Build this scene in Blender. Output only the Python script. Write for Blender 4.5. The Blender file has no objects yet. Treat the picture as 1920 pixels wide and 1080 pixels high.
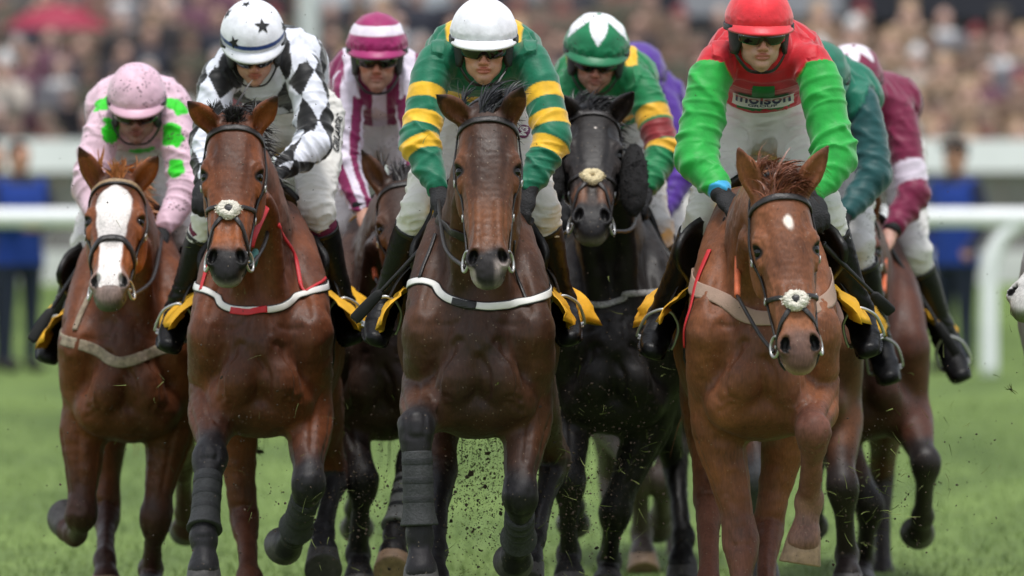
import bpy, math, random
import numpy as np
from mathutils import Vector, Matrix
from mathutils.bvhtree import BVHTree

random.seed(7)
RNG = np.random.default_rng(7)
scene = bpy.context.scene
R = math.radians

# ------------------------------------------------------------------ camera, sky, sun, exposure
F = 16950.0            # focal length in pixels of a 1920 wide frame
CAM_H = 1.67
TILT = math.atan((540 - 295) / F)
cam_data = bpy.data.cameras.new('camera')
cam = bpy.data.objects.new('camera', cam_data)
scene.collection.objects.link(cam)
cam_data.sensor_width = 36.0
cam_data.lens = F / 1920 * 36.0
cam_data.clip_start = 1.0
cam_data.clip_end = 2000.0
cam.location = (0, 0, CAM_H)
cam.rotation_euler = (math.pi / 2 - TILT, 0, 0)
cam_data.dof.use_dof = True
cam_data.dof.focus_distance = 30.2
cam_data.dof.aperture_fstop = 3.3
scene.camera = cam

world = bpy.data.worlds.new('World')
scene.world = world
world.use_nodes = True
wn = world.node_tree
wn.nodes.clear()
sky = wn.nodes.new('ShaderNodeTexSky')
sky.sky_type = 'NISHITA'
sky.sun_disc = False
SUN_EL, SUN_ROT = R(76), R(170)
sky.sun_elevation = SUN_EL
sky.sun_rotation = SUN_ROT
sky.air_density = 1.0
sky.dust_density = 1.0
hs = wn.nodes.new('ShaderNodeHueSaturation')
hs.inputs['Saturation'].default_value = 0.30     # overcast: the cloud greys the sky
bg = wn.nodes.new('ShaderNodeBackground')
bg.inputs['Strength'].default_value = 0.115
wo = wn.nodes.new('ShaderNodeOutputWorld')
wn.links.new(sky.outputs[0], hs.inputs['Color'])
wn.links.new(hs.outputs[0], bg.inputs['Color'])
wn.links.new(bg.outputs[0], wo.inputs['Surface'])

sl = bpy.data.lights.new('sun', 'SUN')
sl.energy = 1.5
sl.angle = R(14)
sl.color = (1.0, 0.97, 0.93)
sun = bpy.data.objects.new('sun', sl)
scene.collection.objects.link(sun)
# light comes from above, a little from behind the camera's left shoulder
sd = Vector((math.sin(SUN_ROT) * math.cos(SUN_EL), math.cos(SUN_ROT) * math.cos(SUN_EL), math.sin(SUN_EL)))
sun.rotation_euler = sd.to_track_quat('Z', 'Y').to_euler()
sun.location = (0, 20, 30)

scene.view_settings.view_transform = 'Standard'
scene.view_settings.look = 'None'
scene.view_settings.exposure = 0.86
scene.view_settings.gamma = 1.0
scene.view_settings.use_curve_mapping = False

# ------------------------------------------------------------------ helpers: space
def P(px, py, d):
    """world point at ground distance d seen in direction of a pixel of the 1920x1080 frame"""
    v = (540 - py) / F
    dy = math.cos(TILT) + v * math.sin(TILT)
    dz = -math.sin(TILT) + v * math.cos(TILT)
    t = d / dy
    return np.array([(px - 960) / F * t, d, CAM_H + dz * t])

def nrm(v):
    v = np.asarray(v, float)
    return v / (np.linalg.norm(v) + 1e-12)

def reach(A, px, py, L, sign=-1):
    """the joint a bone of length L away from A that is seen at a pixel (sign -1: towards the viewer)"""
    A = np.asarray(A, float)
    best = None
    for k in range(0, 90):
        d = A[1] + sign * L * k / 89
        e = abs(np.linalg.norm(P(px, py, d) - A) - L)
        if best is None or e < best[0]:
            best = (e, d)
    return P(px, py, best[1])

def lin(r, g, b):
    c = np.array([r, g, b], float) / 255.0
    return np.where(c <= 0.04045, c / 12.92, ((c + 0.055) / 1.055) ** 2.4)

# ------------------------------------------------------------------ helpers: noise
def _hash(ix, iy, iz, seed):
    n = (ix * 374761393 + iy * 668265263 + iz * 2147483647 + seed * 1274126177).astype(np.int64)
    n = (n ^ (n >> 13)) * 1274126177
    n = n & 0x7fffffff
    n = (n ^ (n >> 16)) & 0xffff
    return n / 65535.0

def vnoise(Q, seed=0):
    Q = np.asarray(Q, float)
    i = np.floor(Q).astype(np.int64)
    f = Q - i
    f = f * f * (3 - 2 * f)
    out = 0
    for a in (0, 1):
        for b in (0, 1):
            for c in (0, 1):
                w = (f[:, 0] if a else 1 - f[:, 0]) * (f[:, 1] if b else 1 - f[:, 1]) * (f[:, 2] if c else 1 - f[:, 2])
                out = out + w * _hash(i[:, 0] + a, i[:, 1] + b, i[:, 2] + c, seed)
    return out

def smooth(a, b, x):
    t = np.clip((x - a) / (b - a), 0, 1)
    return t * t * (3 - 2 * t)

# ------------------------------------------------------------------ helpers: signed-distance bodies
def axis(lo, hi, h0, fine=()):
    out = [lo]
    while out[-1] < hi:
        x = out[-1]
        h = h0
        for a, b, hh in fine:
            if a <= x <= b:
                h = min(h, hh)
        out.append(x + h)
    return np.array(out, np.float32)

def catmull(st, sub):
    st = np.asarray(st, float)
    n = len(st)
    if n < 2 or sub <= 1:
        return st
    out = []
    for i in range(n - 1):
        p0 = st[max(i - 1, 0)]; p1 = st[i]; p2 = st[i + 1]; p3 = st[min(i + 2, n - 1)]
        for k in range(sub):
            t = k / sub
            out.append(0.5 * (2 * p1 + (p2 - p0) * t + (2 * p0 - 5 * p1 + 4 * p2 - p3) * t * t + (3 * p1 - p0 - 3 * p2 + p3) * t ** 3))
    out.append(st[-1])
    return np.array(out)

class Field:
    def __init__(s, xs, ys, zs):
        s.ax = [xs, ys, zs]
        s.v = np.full((len(xs), len(ys), len(zs)), 0.4, np.float32)

    def box(s, lo, hi):
        sl = []
        for a, l, h in zip(s.ax, lo, hi):
            i0 = max(int(np.searchsorted(a, l)) - 1, 0)
            i1 = min(int(np.searchsorted(a, h)) + 1, len(a))
            if i1 <= i0:
                return None
            sl.append(slice(i0, i1))
        return tuple(sl)

    def co(s, sl):
        return (s.ax[0][sl[0]][:, None, None], s.ax[1][sl[1]][None, :, None], s.ax[2][sl[2]][None, None, :])

    def apply(s, sl, d, k, op):
        v = s.v[sl]
        k = max(k, 1e-4)
        if op == 'u':
            h = np.clip(0.5 + 0.5 * (v - d) / k, 0, 1)
            s.v[sl] = v * (1 - h) + d * h - k * h * (1 - h)
        else:
            a = -v
            h = np.clip(0.5 + 0.5 * (a - d) / k, 0, 1)
            s.v[sl] = -(a * (1 - h) + d * h - k * h * (1 - h))

    def loft(s, st, lat=(1, 0, 0), k=0.03, n=2.0, sub=3, op='u', cap=1.0, grow=0.0):
        st = catmull(st, sub)
        st = st.copy()
        st[:, 3:5] = np.maximum(st[:, 3:5] + grow, 0.002)
        m = k + 0.03
        rm = st[:, 3:5].max(1)
        sl = s.box((st[:, :3] - rm[:, None]).min(0) - m, (st[:, :3] + rm[:, None]).max(0) + m)
        if sl is None:
            return
        shp = s.v[sl].shape
        D = np.full(shp, 0.4, np.float32)
        lat = np.asarray(lat, float)
        for i in range(len(st) - 1):
            A, B = st[i], st[i + 1]
            ab = B[:3] - A[:3]
            L = np.linalg.norm(ab)
            if L < 1e-6:
                continue
            T = ab / L
            la = lat - T * np.dot(lat, T)
            if np.linalg.norm(la) < 0.2:
                la = np.array([0, 1.0, 0]) - T * T[1]
            la = nrm(la)
            N = np.cross(T, la)
            r = max(rm[i], rm[i + 1]) + m
            lo = np.minimum(A[:3], B[:3]) - r
            hi = np.maximum(A[:3], B[:3]) + r
            s2 = s.box(lo, hi)
            if s2 is None:
                continue
            s2 = tuple(slice(max(q.start, p.start), min(q.stop, p.stop)) for q, p in zip(s2, sl))
            if any(q.stop <= q.start for q in s2):
                continue
            X, Y, Z = s.co(s2)
            dx, dy, dz = X - np.float32(A[0]), Y - np.float32(A[1]), Z - np.float32(A[2])
            w = dx * np.float32(T[0]) + dy * np.float32(T[1]) + dz * np.float32(T[2])
            u = np.abs(dx * np.float32(la[0]) + dy * np.float32(la[1]) + dz * np.float32(la[2]))
            q = np.abs(dx * np.float32(N[0]) + dy * np.float32(N[1]) + dz * np.float32(N[2]))
            t = np.clip(w / np.float32(L), 0, 1)
            a = np.float32(A[3]) + np.float32(B[3] - A[3]) * t
            b = np.float32(A[4]) + np.float32(B[4] - A[4]) * t
            ex = w - t * np.float32(L)
            ua, qb = u / a, q / b
            c = np.minimum(a, b) * np.float32(cap)
            if n == 2.0:
                r2 = ua * ua + qb * qb + (ex / c) ** 2
                rr = np.sqrt(r2) + 1e-6
                g = np.sqrt((ua / a) ** 2 + (qb / b) ** 2 + (ex / (c * c)) ** 2) / rr
            else:
                nn = np.float32(n)
                rn = (ua ** nn + qb ** nn + 1e-12) ** (1 / nn)
                g1 = np.sqrt((ua ** (nn - 1) / a) ** 2 + (qb ** (nn - 1) / b) ** 2) * rn ** (1 - nn)
                rr = np.sqrt(rn * rn + (ex / c) ** 2) + 1e-6
                g = np.sqrt((g1 * rn) ** 2 + (ex / (c * c)) ** 2) / rr
            g = np.maximum(g, 0.6 / np.maximum(a, b))
            d = (rr - 1) / g
            loc = tuple(slice(q_.start - p_.start, q_.stop - p_.start) for q_, p_ in zip(s2, sl))
            D[loc] = np.minimum(D[loc], d)
        s.apply(sl, D, k, op)

    def ell(s, c, r, M=None, k=0.03, op='u'):
        c = np.asarray(c, float); r = np.asarray(r, float)
        M = np.eye(3) if M is None else np.asarray(M, float)      # rows are the axes
        e = np.abs(M.T) @ r + k + 0.03
        sl = s.box(c - e, c + e)
        if sl is None:
            return
        X, Y, Z = s.co(sl)
        dx, dy, dz = X - np.float32(c[0]), Y - np.float32(c[1]), Z - np.float32(c[2])
        q2 = 0; g2 = 0
        for i in range(3):
            a = (dx * np.float32(M[i][0]) + dy * np.float32(M[i][1]) + dz * np.float32(M[i][2])) / np.float32(r[i])
            q2 = q2 + a * a
            g2 = g2 + (a / np.float32(r[i])) ** 2
        q = np.sqrt(q2) + 1e-6
        g = np.maximum(np.sqrt(g2) / q, 0.6 / r.max())
        s.apply(sl, (q - 1) / g, k, op)

    def mesh(s):
        v = s.v
        xs, ys, zs = s.ax
        ins = v < 0
        c = np.zeros(tuple(n - 1 for n in v.shape), np.int8)
        offs = [(a, b, d) for a in (0, 1) for b in (0, 1) for d in (0, 1)]
        for a, b, d in offs:
            c += ins[a:a + c.shape[0], b:b + c.shape[1], d:d + c.shape[2]]
        I, J, K = np.nonzero((c > 0) & (c < 8))
        ids = np.full(c.shape, -1, np.int32)
        ids[I, J, K] = np.arange(len(I), dtype=np.int32)
        acc = np.zeros((len(I), 3)); cnt = np.zeros(len(I))
        for a in offs:
            for ax_ in range(3):
                if a[ax_]:
                    continue
                b = list(a); b[ax_] = 1
                v1 = v[I + a[0], J + a[1], K + a[2]]
                v2 = v[I + b[0], J + b[1], K + b[2]]
                m = (v1 < 0) != (v2 < 0)
                t = np.where(m, v1 / np.where(m, v1 - v2, 1), 0)
                pa = np.stack([xs[I + a[0]], ys[J + a[1]], zs[K + a[2]]], 1)
                pb = np.stack([xs[I + b[0]], ys[J + b[1]], zs[K + b[2]]], 1)
                acc[m] += (pa + (pb - pa) * t[:, None])[m]
                cnt[m] += 1
        V = acc / np.maximum(cnt, 1)[:, None]
        Fs = []
        def quads(i, j, k, cells, pos):
            q = np.stack(cells, 1)
            ok = (q >= 0).all(1)
            q = q[ok]; pos = pos[ok]
            q[~pos] = q[~pos][:, ::-1]
            Fs.append(q)
        e = ins[:-1, 1:-1, 1:-1] != ins[1:, 1:-1, 1:-1]
        i, j, k = np.nonzero(e); j = j + 1; k = k + 1
        quads(i, j, k, [ids[i, j - 1, k - 1], ids[i, j, k - 1], ids[i, j, k], ids[i, j - 1, k]], ins[i, j, k])
        e = ins[1:-1, :-1, 1:-1] != ins[1:-1, 1:, 1:-1]
        i, j, k = np.nonzero(e); i = i + 1; k = k + 1
        quads(i, j, k, [ids[i - 1, j, k - 1], ids[i - 1, j, k], ids[i, j, k], ids[i, j, k - 1]], ins[i, j, k])
        e = ins[1:-1, 1:-1, :-1] != ins[1:-1, 1:-1, 1:]
        i, j, k = np.nonzero(e); i = i + 1; j = j + 1
        quads(i, j, k, [ids[i - 1, j - 1, k], ids[i, j - 1, k], ids[i, j, k], ids[i - 1, j, k]], ins[i, j, k])
        Fq = np.concatenate(Fs) if Fs else np.zeros((0, 4), np.int32)
        return V, Fq

def relax(V, Fq, it=1, w=0.5):
    for _ in range(it):
        acc = np.zeros_like(V); cnt = np.zeros(len(V))
        for a, b in ((0, 1), (1, 2), (2, 3), (3, 0)):
            np.add.at(acc, Fq[:, a], V[Fq[:, b]]); np.add.at(cnt, Fq[:, a], 1)
            np.add.at(acc, Fq[:, b], V[Fq[:, a]]); np.add.at(cnt, Fq[:, b], 1)
        V = V * (1 - w) + w * acc / np.maximum(cnt, 1)[:, None]
    return V

def vnormals(V, Fq):
    n = np.cross(V[Fq[:, 2]] - V[Fq[:, 0]], V[Fq[:, 3]] - V[Fq[:, 1]])
    N = np.zeros_like(V)
    for a in range(4):
        np.add.at(N, Fq[:, a], n)
    return N / (np.linalg.norm(N, axis=1)[:, None] + 1e-12)

def along(Q, path):
    """nearest place on a polyline: (length fraction 0..1, distance, closest point)"""
    path = np.asarray(path, float)
    seg = np.linalg.norm(np.diff(path, axis=0), axis=1)
    cum = np.concatenate([[0], np.cumsum(seg)])
    bd = np.full(len(Q), 1e9); bt = np.zeros(len(Q)); bc = np.zeros_like(Q)
    for i in range(len(seg)):
        ab = path[i + 1] - path[i]
        t = np.clip(((Q - path[i]) @ ab) / (ab @ ab), 0, 1)
        c = path[i] + t[:, None] * ab
        d = np.linalg.norm(Q - c, axis=1)
        m = d < bd
        bd[m] = d[m]; bt[m] = (cum[i] + t * seg[i])[m] / cum[-1]; bc[m] = c[m]
    return bt, bd, bc

# ------------------------------------------------------------------ helpers: Blender objects
def make(name, V, Fl, mat=None, parent=None, loc=None, col=None, flat=False, mats=None, midx=None):
    """links ONE mesh object; V in world coordinates"""
    V = np.asarray(V, float)
    if parent is not None:
        base = ROOT[parent.name]
    else:
        base = np.array(loc if loc is not None else (0, 0, 0), float)
    me = bpy.data.meshes.new(name)
    Vl = V - base
    if isinstance(Fl, np.ndarray):
        nf, w = Fl.shape
        me.vertices.add(len(Vl)); me.vertices.foreach_set('co', Vl.astype(np.float32).ravel())
        me.loops.add(nf * w); me.loops.foreach_set('vertex_index', Fl.astype(np.int32).ravel())
        me.polygons.add(nf); me.polygons.foreach_set('loop_start', np.arange(0, nf * w, w, dtype=np.int32))
        me.update(calc_edges=True)
    else:
        me.from_pydata(Vl.tolist(), [], [tuple(int(i) for i in f) for f in Fl])
    if col is not None:
        a = me.attributes.new('Col', 'FLOAT_COLOR', 'POINT')
        c = np.ones((len(V), 4), np.float32); c[:, :3] = col
        a.data.foreach_set('color', c.ravel())
    if mats:
        for m in mats: me.materials.append(m)
        me.polygons.foreach_set('material_index', np.asarray(midx, np.int32))
    elif mat:
        me.materials.append(mat)
    if not flat:
        me.polygons.foreach_set('use_smooth', np.ones(len(me.polygons), bool))
    me.update()
    o = bpy.data.objects.new(name, me)
    scene.collection.objects.link(o)
    if parent is not None:
        o.parent = parent
        ROOT[o.name] = base
    else:
        o.location = base
        ROOT[o.name] = base
    return o

ROOT = {}

def empty(name, loc):
    o = bpy.data.objects.new(name, None)
    scene.collection.objects.link(o)
    o.location = loc
    ROOT[o.name] = np.array(loc, float)
    return o

def tag(o, label, cat, group=None, kind=None):
    o['label'] = label; o['category'] = cat
    if group: o['group'] = group
    if kind: o['kind'] = kind
    return o

def join(parts):
    V = []; Fl = []; n = 0
    for v, f in parts:
        v = np.asarray(v, float)
        V.append(v)
        Fl += [tuple(int(i) + n for i in q) for q in f]
        n += len(v)
    return np.concatenate(V), Fl

def tube(path, rad, seg=8, sub=4, close=False):
    p = catmull(np.asarray(path, float), sub)
    n = len(p)
    rr = np.interp(np.linspace(0, 1, n), np.linspace(0, 1, len(rad)), rad) if hasattr(rad, '__len__') else np.full(n, rad)
    T = np.gradient(p, axis=0)
    V = []
    up = np.array([0.13, 0.31, 0.94])
    for i in range(n):
        t = nrm(T[i])
        a = nrm(np.cross(up, t)); b = np.cross(t, a)
        for k in range(seg):
            an = 2 * math.pi * k / seg
            V.append(p[i] + rr[i] * (math.cos(an) * a + math.sin(an) * b))
    Fl = []
    for i in range(n - 1):
        for k in range(seg):
            k2 = (k + 1) % seg
            Fl.append((i * seg + k, i * seg + k2, (i + 1) * seg + k2, (i + 1) * seg + k))
    Fl.append(tuple(range(seg))[::-1]); Fl.append(tuple((n - 1) * seg + k for k in range(seg)))
    return np.array(V), Fl

def ring(c, nrm_, r, thick, seg=20, s2=6):
    c = np.asarray(c, float); n = nrm(nrm_)
    a = nrm(np.cross(n, [0.2, 0.3, 0.9])); b = np.cross(n, a)
    V = []; Fl = []
    for i in range(seg):
        t = 2 * math.pi * i / seg
        e = math.cos(t) * a + math.sin(t) * b
        for k in range(s2):
            q = 2 * math.pi * k / s2
            V.append(c + e * (r + thick * math.cos(q)) + n * thick * math.sin(q))
    for i in range(seg):
        for k in range(s2):
            i2 = (i + 1) % seg; k2 = (k + 1) % s2
            Fl.append((i * s2 + k, i2 * s2 + k, i2 * s2 + k2, i * s2 + k2))
    return np.array(V), Fl

def ribbon(p, N, w, th):
    """a strap along points p lying with its face along N"""
    n = len(p)
    T = np.gradient(p, axis=0)
    ww = np.interp(np.linspace(0, 1, n), np.linspace(0, 1, len(w)), w) if hasattr(w, '__len__') else np.full(n, w)
    V = []
    for i in range(n):
        t = nrm(T[i]); nn = nrm(N[i] - t * np.dot(N[i], t)); b = np.cross(t, nn)
        for sx, sy in ((-.5, 0), (-.5, .7), (-.38, 1), (.38, 1), (.5, .7), (.5, 0)):
            V.append(p[i] + b * sx * ww[i] + nn * sy * th)
    Fl = []
    for i in range(n - 1):
        for k in range(6):
            k2 = (k + 1) % 6
            Fl.append((i * 6 + k, (i + 1) * 6 + k, (i + 1) * 6 + k2, i * 6 + k2))
    Fl.append(tuple(range(6))); Fl.append(tuple((n - 1) * 6 + k for k in range(6))[::-1])
    return np.array(V), Fl

def strap(bvh, pts, w, th=0.005, off=0.002, sub=8, sm=3, lift=None):
    p = catmull(np.asarray(pts, float), sub)
    L = []; N = []
    for q in p:
        l, n, i, d = bvh.find_nearest(Vector(q))
        L.append(np.array(l)); N.append(np.array(n))
    L = np.array(L); N = np.array(N)
    for _ in range(sm):
        L[1:-1] = (L[:-2] + 2 * L[1:-1] + L[2:]) / 4
        N[1:-1] = (N[:-2] + 2 * N[1:-1] + N[2:]) / 4
    N /= np.linalg.norm(N, axis=1)[:, None]
    o = np.full(len(L), off) if lift is None else off + np.interp(np.linspace(0, 1, len(L)), np.linspace(0, 1, len(lift)), lift)
    return ribbon(L + N * o[:, None], N, w, th)

def lathe(p0, p1, prof, seg=20, lat=(1, 0, 0), close=(True, True)):
    """rings (t, rx, ry[, shift]) along p0->p1"""
    p0 = np.asarray(p0, float); p1 = np.asarray(p1, float)
    T = nrm(p1 - p0); a = nrm(np.asarray(lat) - T * np.dot(lat, T)); b = np.cross(T, a)
    V = []; Fl = []
    for q in prof:
        c = p0 + (p1 - p0) * q[0] + (b * q[3] if len(q) > 3 else 0)
        for k in range(seg):
            an = 2 * math.pi * k / seg
            V.append(c + a * q[1] * math.cos(an) + b * q[2] * math.sin(an))
    n = len(prof)
    for i in range(n - 1):
        for k in range(seg):
            k2 = (k + 1) % seg
            Fl.append((i * seg + k, i * seg + k2, (i + 1) * seg + k2, (i + 1) * seg + k))
    if close[0]: Fl.append(tuple(range(seg))[::-1])
    if close[1]: Fl.append(tuple((n - 1) * seg + k for k in range(seg)))
    return np.array(V), Fl

def boxm(lo, hi):
    x0, y0, z0 = lo; x1, y1, z1 = hi
    V = [(x0, y0, z0), (x1, y0, z0), (x1, y1, z0), (x0, y1, z0), (x0, y0, z1), (x1, y0, z1), (x1, y1, z1), (x0, y1, z1)]
    return np.array(V, float), [(0, 3, 2, 1), (4, 5, 6, 7), (0, 1, 5, 4), (1, 2, 6, 5), (2, 3, 7, 6), (3, 0, 4, 7)]

def sphere(c, r, M=None, nu=16, nv=10):
    M = np.eye(3) if M is None else np.asarray(M)
    r = np.asarray(r, float) * np.ones(3)
    V = [];
    for j in range(nv + 1):
        a = math.pi * j / nv
        for i in range(nu):
            b = 2 * math.pi * i / nu
            e = np.array([math.sin(a) * math.cos(b), math.sin(a) * math.sin(b), math.cos(a)]) * r
            V.append(np.asarray(c) + e @ M)
    Fl = []
    for j in range(nv):
        for i in range(nu):
            i2 = (i + 1) % nu
            Fl.append((j * nu + i, (j + 1) * nu + i, (j + 1) * nu + i2, j * nu + i2))
    return np.array(V), Fl

def hair(roots, dirs, length, width, curl, n=5, gravity=(0, 0, -0.5), seed=1):
    """locks of hair: tapering flat blades, each from its own root"""
    rg = np.random.default_rng(seed)
    V = []; Fl = []
    g = np.asarray(gravity, float)
    for r0, d0 in zip(roots, dirs):
        L = length * rg.uniform(0.6, 1.1)
        d = nrm(np.asarray(d0) + rg.normal(0, curl, 3))
        side = nrm(np.cross(d, rg.normal(0, 1, 3)))
        b = len(V)
        p = np.asarray(r0, float).copy()
        for i in range(n):
            t = i / (n - 1)
            w = width * (1 - t) ** 0.6 * 0.5 + 0.0006
            V.append(p - side * w); V.append(p + side * w)
            d = nrm(d + g * (1.0 / n) + rg.normal(0, curl * 0.4, 3))
            p = p + d * L / (n - 1)
        for i in range(n - 1):
            Fl.append((b + 2 * i, b + 2 * i + 1, b + 2 * i + 3, b + 2 * i + 2))
    return np.array(V), Fl

# ------------------------------------------------------------------ materials
def _base(name):
    m = bpy.data.materials.new(name)
    m.use_nodes = True
    nt = m.node_tree
    return m, nt, nt.nodes['Principled BSDF']

def mat(name, rgb, rough=0.5, metal=0.0, var=0.12, scale=30.0, bump=0.0, bscale=120.0, spec=0.5, sheen=0.0, coat=0.0, dirt=None, dscale=90, damt=0.5):
    """procedural material: base colour (0-255 sRGB) with uneven tone, fine bump and optional mud spatter"""
    m, nt, b = _base(name)
    N = nt.nodes; Lk = nt.links
    tc = N.new('ShaderNodeTexCoord')
    if rgb is None:
        at = N.new('ShaderNodeAttribute'); at.attribute_name = 'Col'
        src = at.outputs['Color']
    else:
        c = N.new('ShaderNodeRGB'); c.outputs[0].default_value = tuple(lin(*rgb)) + (1,)
        src = c.outputs[0]
    nz = N.new('ShaderNodeTexNoise'); nz.inputs['Scale'].default_value = scale; nz.inputs['Detail'].default_value = 4
    Lk.new(tc.outputs['Object'], nz.inputs['Vector'])
    mr = N.new('ShaderNodeMapRange'); mr.inputs[1].default_value = 0.3; mr.inputs[2].default_value = 0.7
    mr.inputs[3].default_value = 1 - var; mr.inputs[4].default_value = 1 + var
    Lk.new(nz.outputs['Fac'], mr.inputs[0])
    mx = N.new('ShaderNodeMix'); mx.data_type = 'RGBA'; mx.blend_type = 'MULTIPLY'; mx.inputs[0].default_value = 1
    Lk.new(src, mx.inputs[6])
    Lk.new(mr.outputs[0], mx.inputs[7])
    out = mx.outputs[2]
    if dirt is not None:
        vo = N.new('ShaderNodeTexVoronoi'); vo.inputs['Scale'].default_value = dscale
        Lk.new(tc.outputs['Object'], vo.inputs['Vector'])
        n2 = N.new('ShaderNodeTexNoise'); n2.inputs['Scale'].default_value = dscale * 0.16; n2.inputs['Detail'].default_value = 3
        Lk.new(tc.outputs['Object'], n2.inputs['Vector'])
        th = N.new('ShaderNodeMapRange'); th.inputs[1].default_value = 0.40; th.inputs[2].default_value = 0.68
        th.inputs[3].default_value = 0.06; th.inputs[4].default_value = 0.06 + damt * 0.45
        Lk.new(n2.outputs['Fac'], th.inputs[0])
        lt = N.new('ShaderNodeMath'); lt.operation = 'SUBTRACT'
        Lk.new(th.outputs[0], lt.inputs[0]); Lk.new(vo.outputs['Distance'], lt.inputs[1])
        sc = N.new('ShaderNodeMath'); sc.operation = 'MULTIPLY'; sc.inputs[1].default_value = 9; sc.use_clamp = True
        Lk.new(lt.outputs[0], sc.inputs[0])
        mm = N.new('ShaderNodeMix'); mm.data_type = 'RGBA'
        Lk.new(sc.outputs[0], mm.inputs[0]); Lk.new(out, mm.inputs[6]); mm.inputs[7].default_value = tuple(lin(*dirt)) + (1,)
        out = mm.outputs[2]
    Lk.new(out, b.inputs['Base Color'])
    b.inputs['Roughness'].default_value = rough
    b.inputs['Metallic'].default_value = metal
    b.inputs['Specular IOR Level'].default_value = spec
    b.inputs['Sheen Weight'].default_value = sheen
    b.inputs['Coat Weight'].default_value = coat
    if bump > 0:
        n3 = N.new('ShaderNodeTexNoise'); n3.inputs['Scale'].default_value = bscale; n3.inputs['Detail'].default_value = 5
        Lk.new(tc.outputs['Object'], n3.inputs['Vector'])
        bp = N.new('ShaderNodeBump'); bp.inputs['Strength'].default_value = bump; bp.inputs['Distance'].default_value = 0.01
        Lk.new(n3.outputs['Fac'], bp.inputs['Height']); Lk.new(bp.outputs[0], b.inputs['Normal'])
    return m

def coat_mat(name, wet=0.49):
    """short horse coat: vertex colour with hair streaks, a soft shine and thrown turf specks"""
    m, nt, b = _base(name)
    N = nt.nodes; Lk = nt.links
    tc = N.new('ShaderNodeTexCoord')
    at = N.new('ShaderNodeAttribute'); at.attribute_name = 'Col'
    mp = N.new('ShaderNodeMapping'); mp.inputs['Scale'].default_value = (150, 150, 34)
    Lk.new(tc.outputs['Object'], mp.inputs['Vector'])
    n1 = N.new('ShaderNodeTexNoise'); n1.inputs['Scale'].default_value = 1.0; n1.inputs['Detail'].default_value = 6; n1.inputs['Roughness'].default_value = 0.65
    Lk.new(mp.outputs[0], n1.inputs['Vector'])
    n2 = N.new('ShaderNodeTexNoise'); n2.inputs['Scale'].default_value = 9; n2.inputs['Detail'].default_value = 5
    Lk.new(tc.outputs['Object'], n2.inputs['Vector'])
    ad = N.new('ShaderNodeMath'); ad.operation = 'ADD'
    Lk.new(n1.outputs['Fac'], ad.inputs[0]); Lk.new(n2.outputs['Fac'], ad.inputs[1])
    mr = N.new('ShaderNodeMapRange'); mr.inputs[1].default_value = 0.7; mr.inputs[2].default_value = 1.3
    mr.inputs[3].default_value = 0.55; mr.inputs[4].default_value = 1.45
    Lk.new(ad.outputs[0], mr.inputs[0])
    mx = N.new('ShaderNodeMix'); mx.data_type = 'RGBA'; mx.blend_type = 'MULTIPLY'; mx.inputs[0].default_value = 1
    Lk.new(at.outputs['Color'], mx.inputs[6]); Lk.new(mr.outputs[0], mx.inputs[7])
    vo = N.new('ShaderNodeTexVoronoi'); vo.inputs['Scale'].default_value = 46
    Lk.new(tc.outputs['Object'], vo.inputs['Vector'])
    lt = N.new('ShaderNodeMath'); lt.operation = 'LESS_THAN'; lt.inputs[1].default_value = 0.10
    Lk.new(vo.outputs['Distance'], lt.inputs[0])
    ml = N.new('ShaderNodeMath'); ml.operation = 'MULTIPLY'; ml.inputs[1].default_value = 0.45
    Lk.new(lt.outputs[0], ml.inputs[0])
    m2 = N.new('ShaderNodeMix'); m2.data_type = 'RGBA'; m2.inputs[7].default_value = tuple(lin(150, 132, 112)) + (1,)
    Lk.new(ml.outputs[0], m2.inputs[0]); Lk.new(mx.outputs[2], m2.inputs[6])
    Lk.new(m2.outputs[2], b.inputs['Base Color'])
    rr = N.new('ShaderNodeMapRange'); rr.inputs[1].default_value = 0.35; rr.inputs[2].default_value = 0.7
    rr.inputs[3].default_value = wet - 0.08; rr.inputs[4].default_value = wet + 0.14
    Lk.new(n2.outputs['Fac'], rr.inputs[0]); Lk.new(rr.outputs[0], b.inputs['Roughness'])
    b.inputs['Specular IOR Level'].default_value = 0.31
    b.inputs['Sheen Weight'].default_value = 0.03; b.inputs['Sheen Roughness'].default_value = 0.4
    bp = N.new('ShaderNodeBump'); bp.inputs['Strength'].default_value = 0.35; bp.inputs['Distance'].default_value = 0.004
    Lk.new(n1.outputs['Fac'], bp.inputs['Height']); Lk.new(bp.outputs[0], b.inputs['Normal'])
    return m

M = {}
M['coat'] = coat_mat('horse_coat')
M['cloth'] = mat('silks', None, rough=0.52, var=0.14, scale=26, bump=0.10, bscale=120, spec=0.28, sheen=0.3)
M['cloth_mud'] = mat('muddy_silks', None, rough=0.54, var=0.14, scale=26, bump=0.10, bscale=120, spec=0.28, sheen=0.25, dirt=(66, 48, 50), dscale=75, damt=0.85)
M['breeches'] = mat('white_breeches', (222, 219, 212), rough=0.6, var=0.06, scale=14, bump=0.25, bscale=45)
M['breeches_mud'] = mat('muddy_breeches', (214, 211, 208), rough=0.6, var=0.08, scale=14, bump=0.25, bscale=45, dirt=(72, 60, 52), dscale=70, damt=0.62)
M['skin'] = mat('skin', None, rough=0.5, var=0.10, scale=55, bump=0.10, bscale=220)
M['glove'] = mat('black_glove', (24, 24, 27), rough=0.75, var=0.2, bump=0.4, bscale=160)
M['boot'] = mat('black_boot', (17, 17, 19), rough=0.42, spec=0.22, var=0.25, scale=22, bump=0.35, bscale=38, dirt=(70, 64, 58), dscale=95, damt=0.08)
M['leather'] = mat('black_leather', (22, 20, 19), rough=0.42, var=0.25, scale=60, bump=0.25, bscale=140)
M['bridle'] = mat('bridle_leather', (38, 34, 33), rough=0.42, var=0.25, scale=80, bump=0.25, bscale=200)
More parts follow.
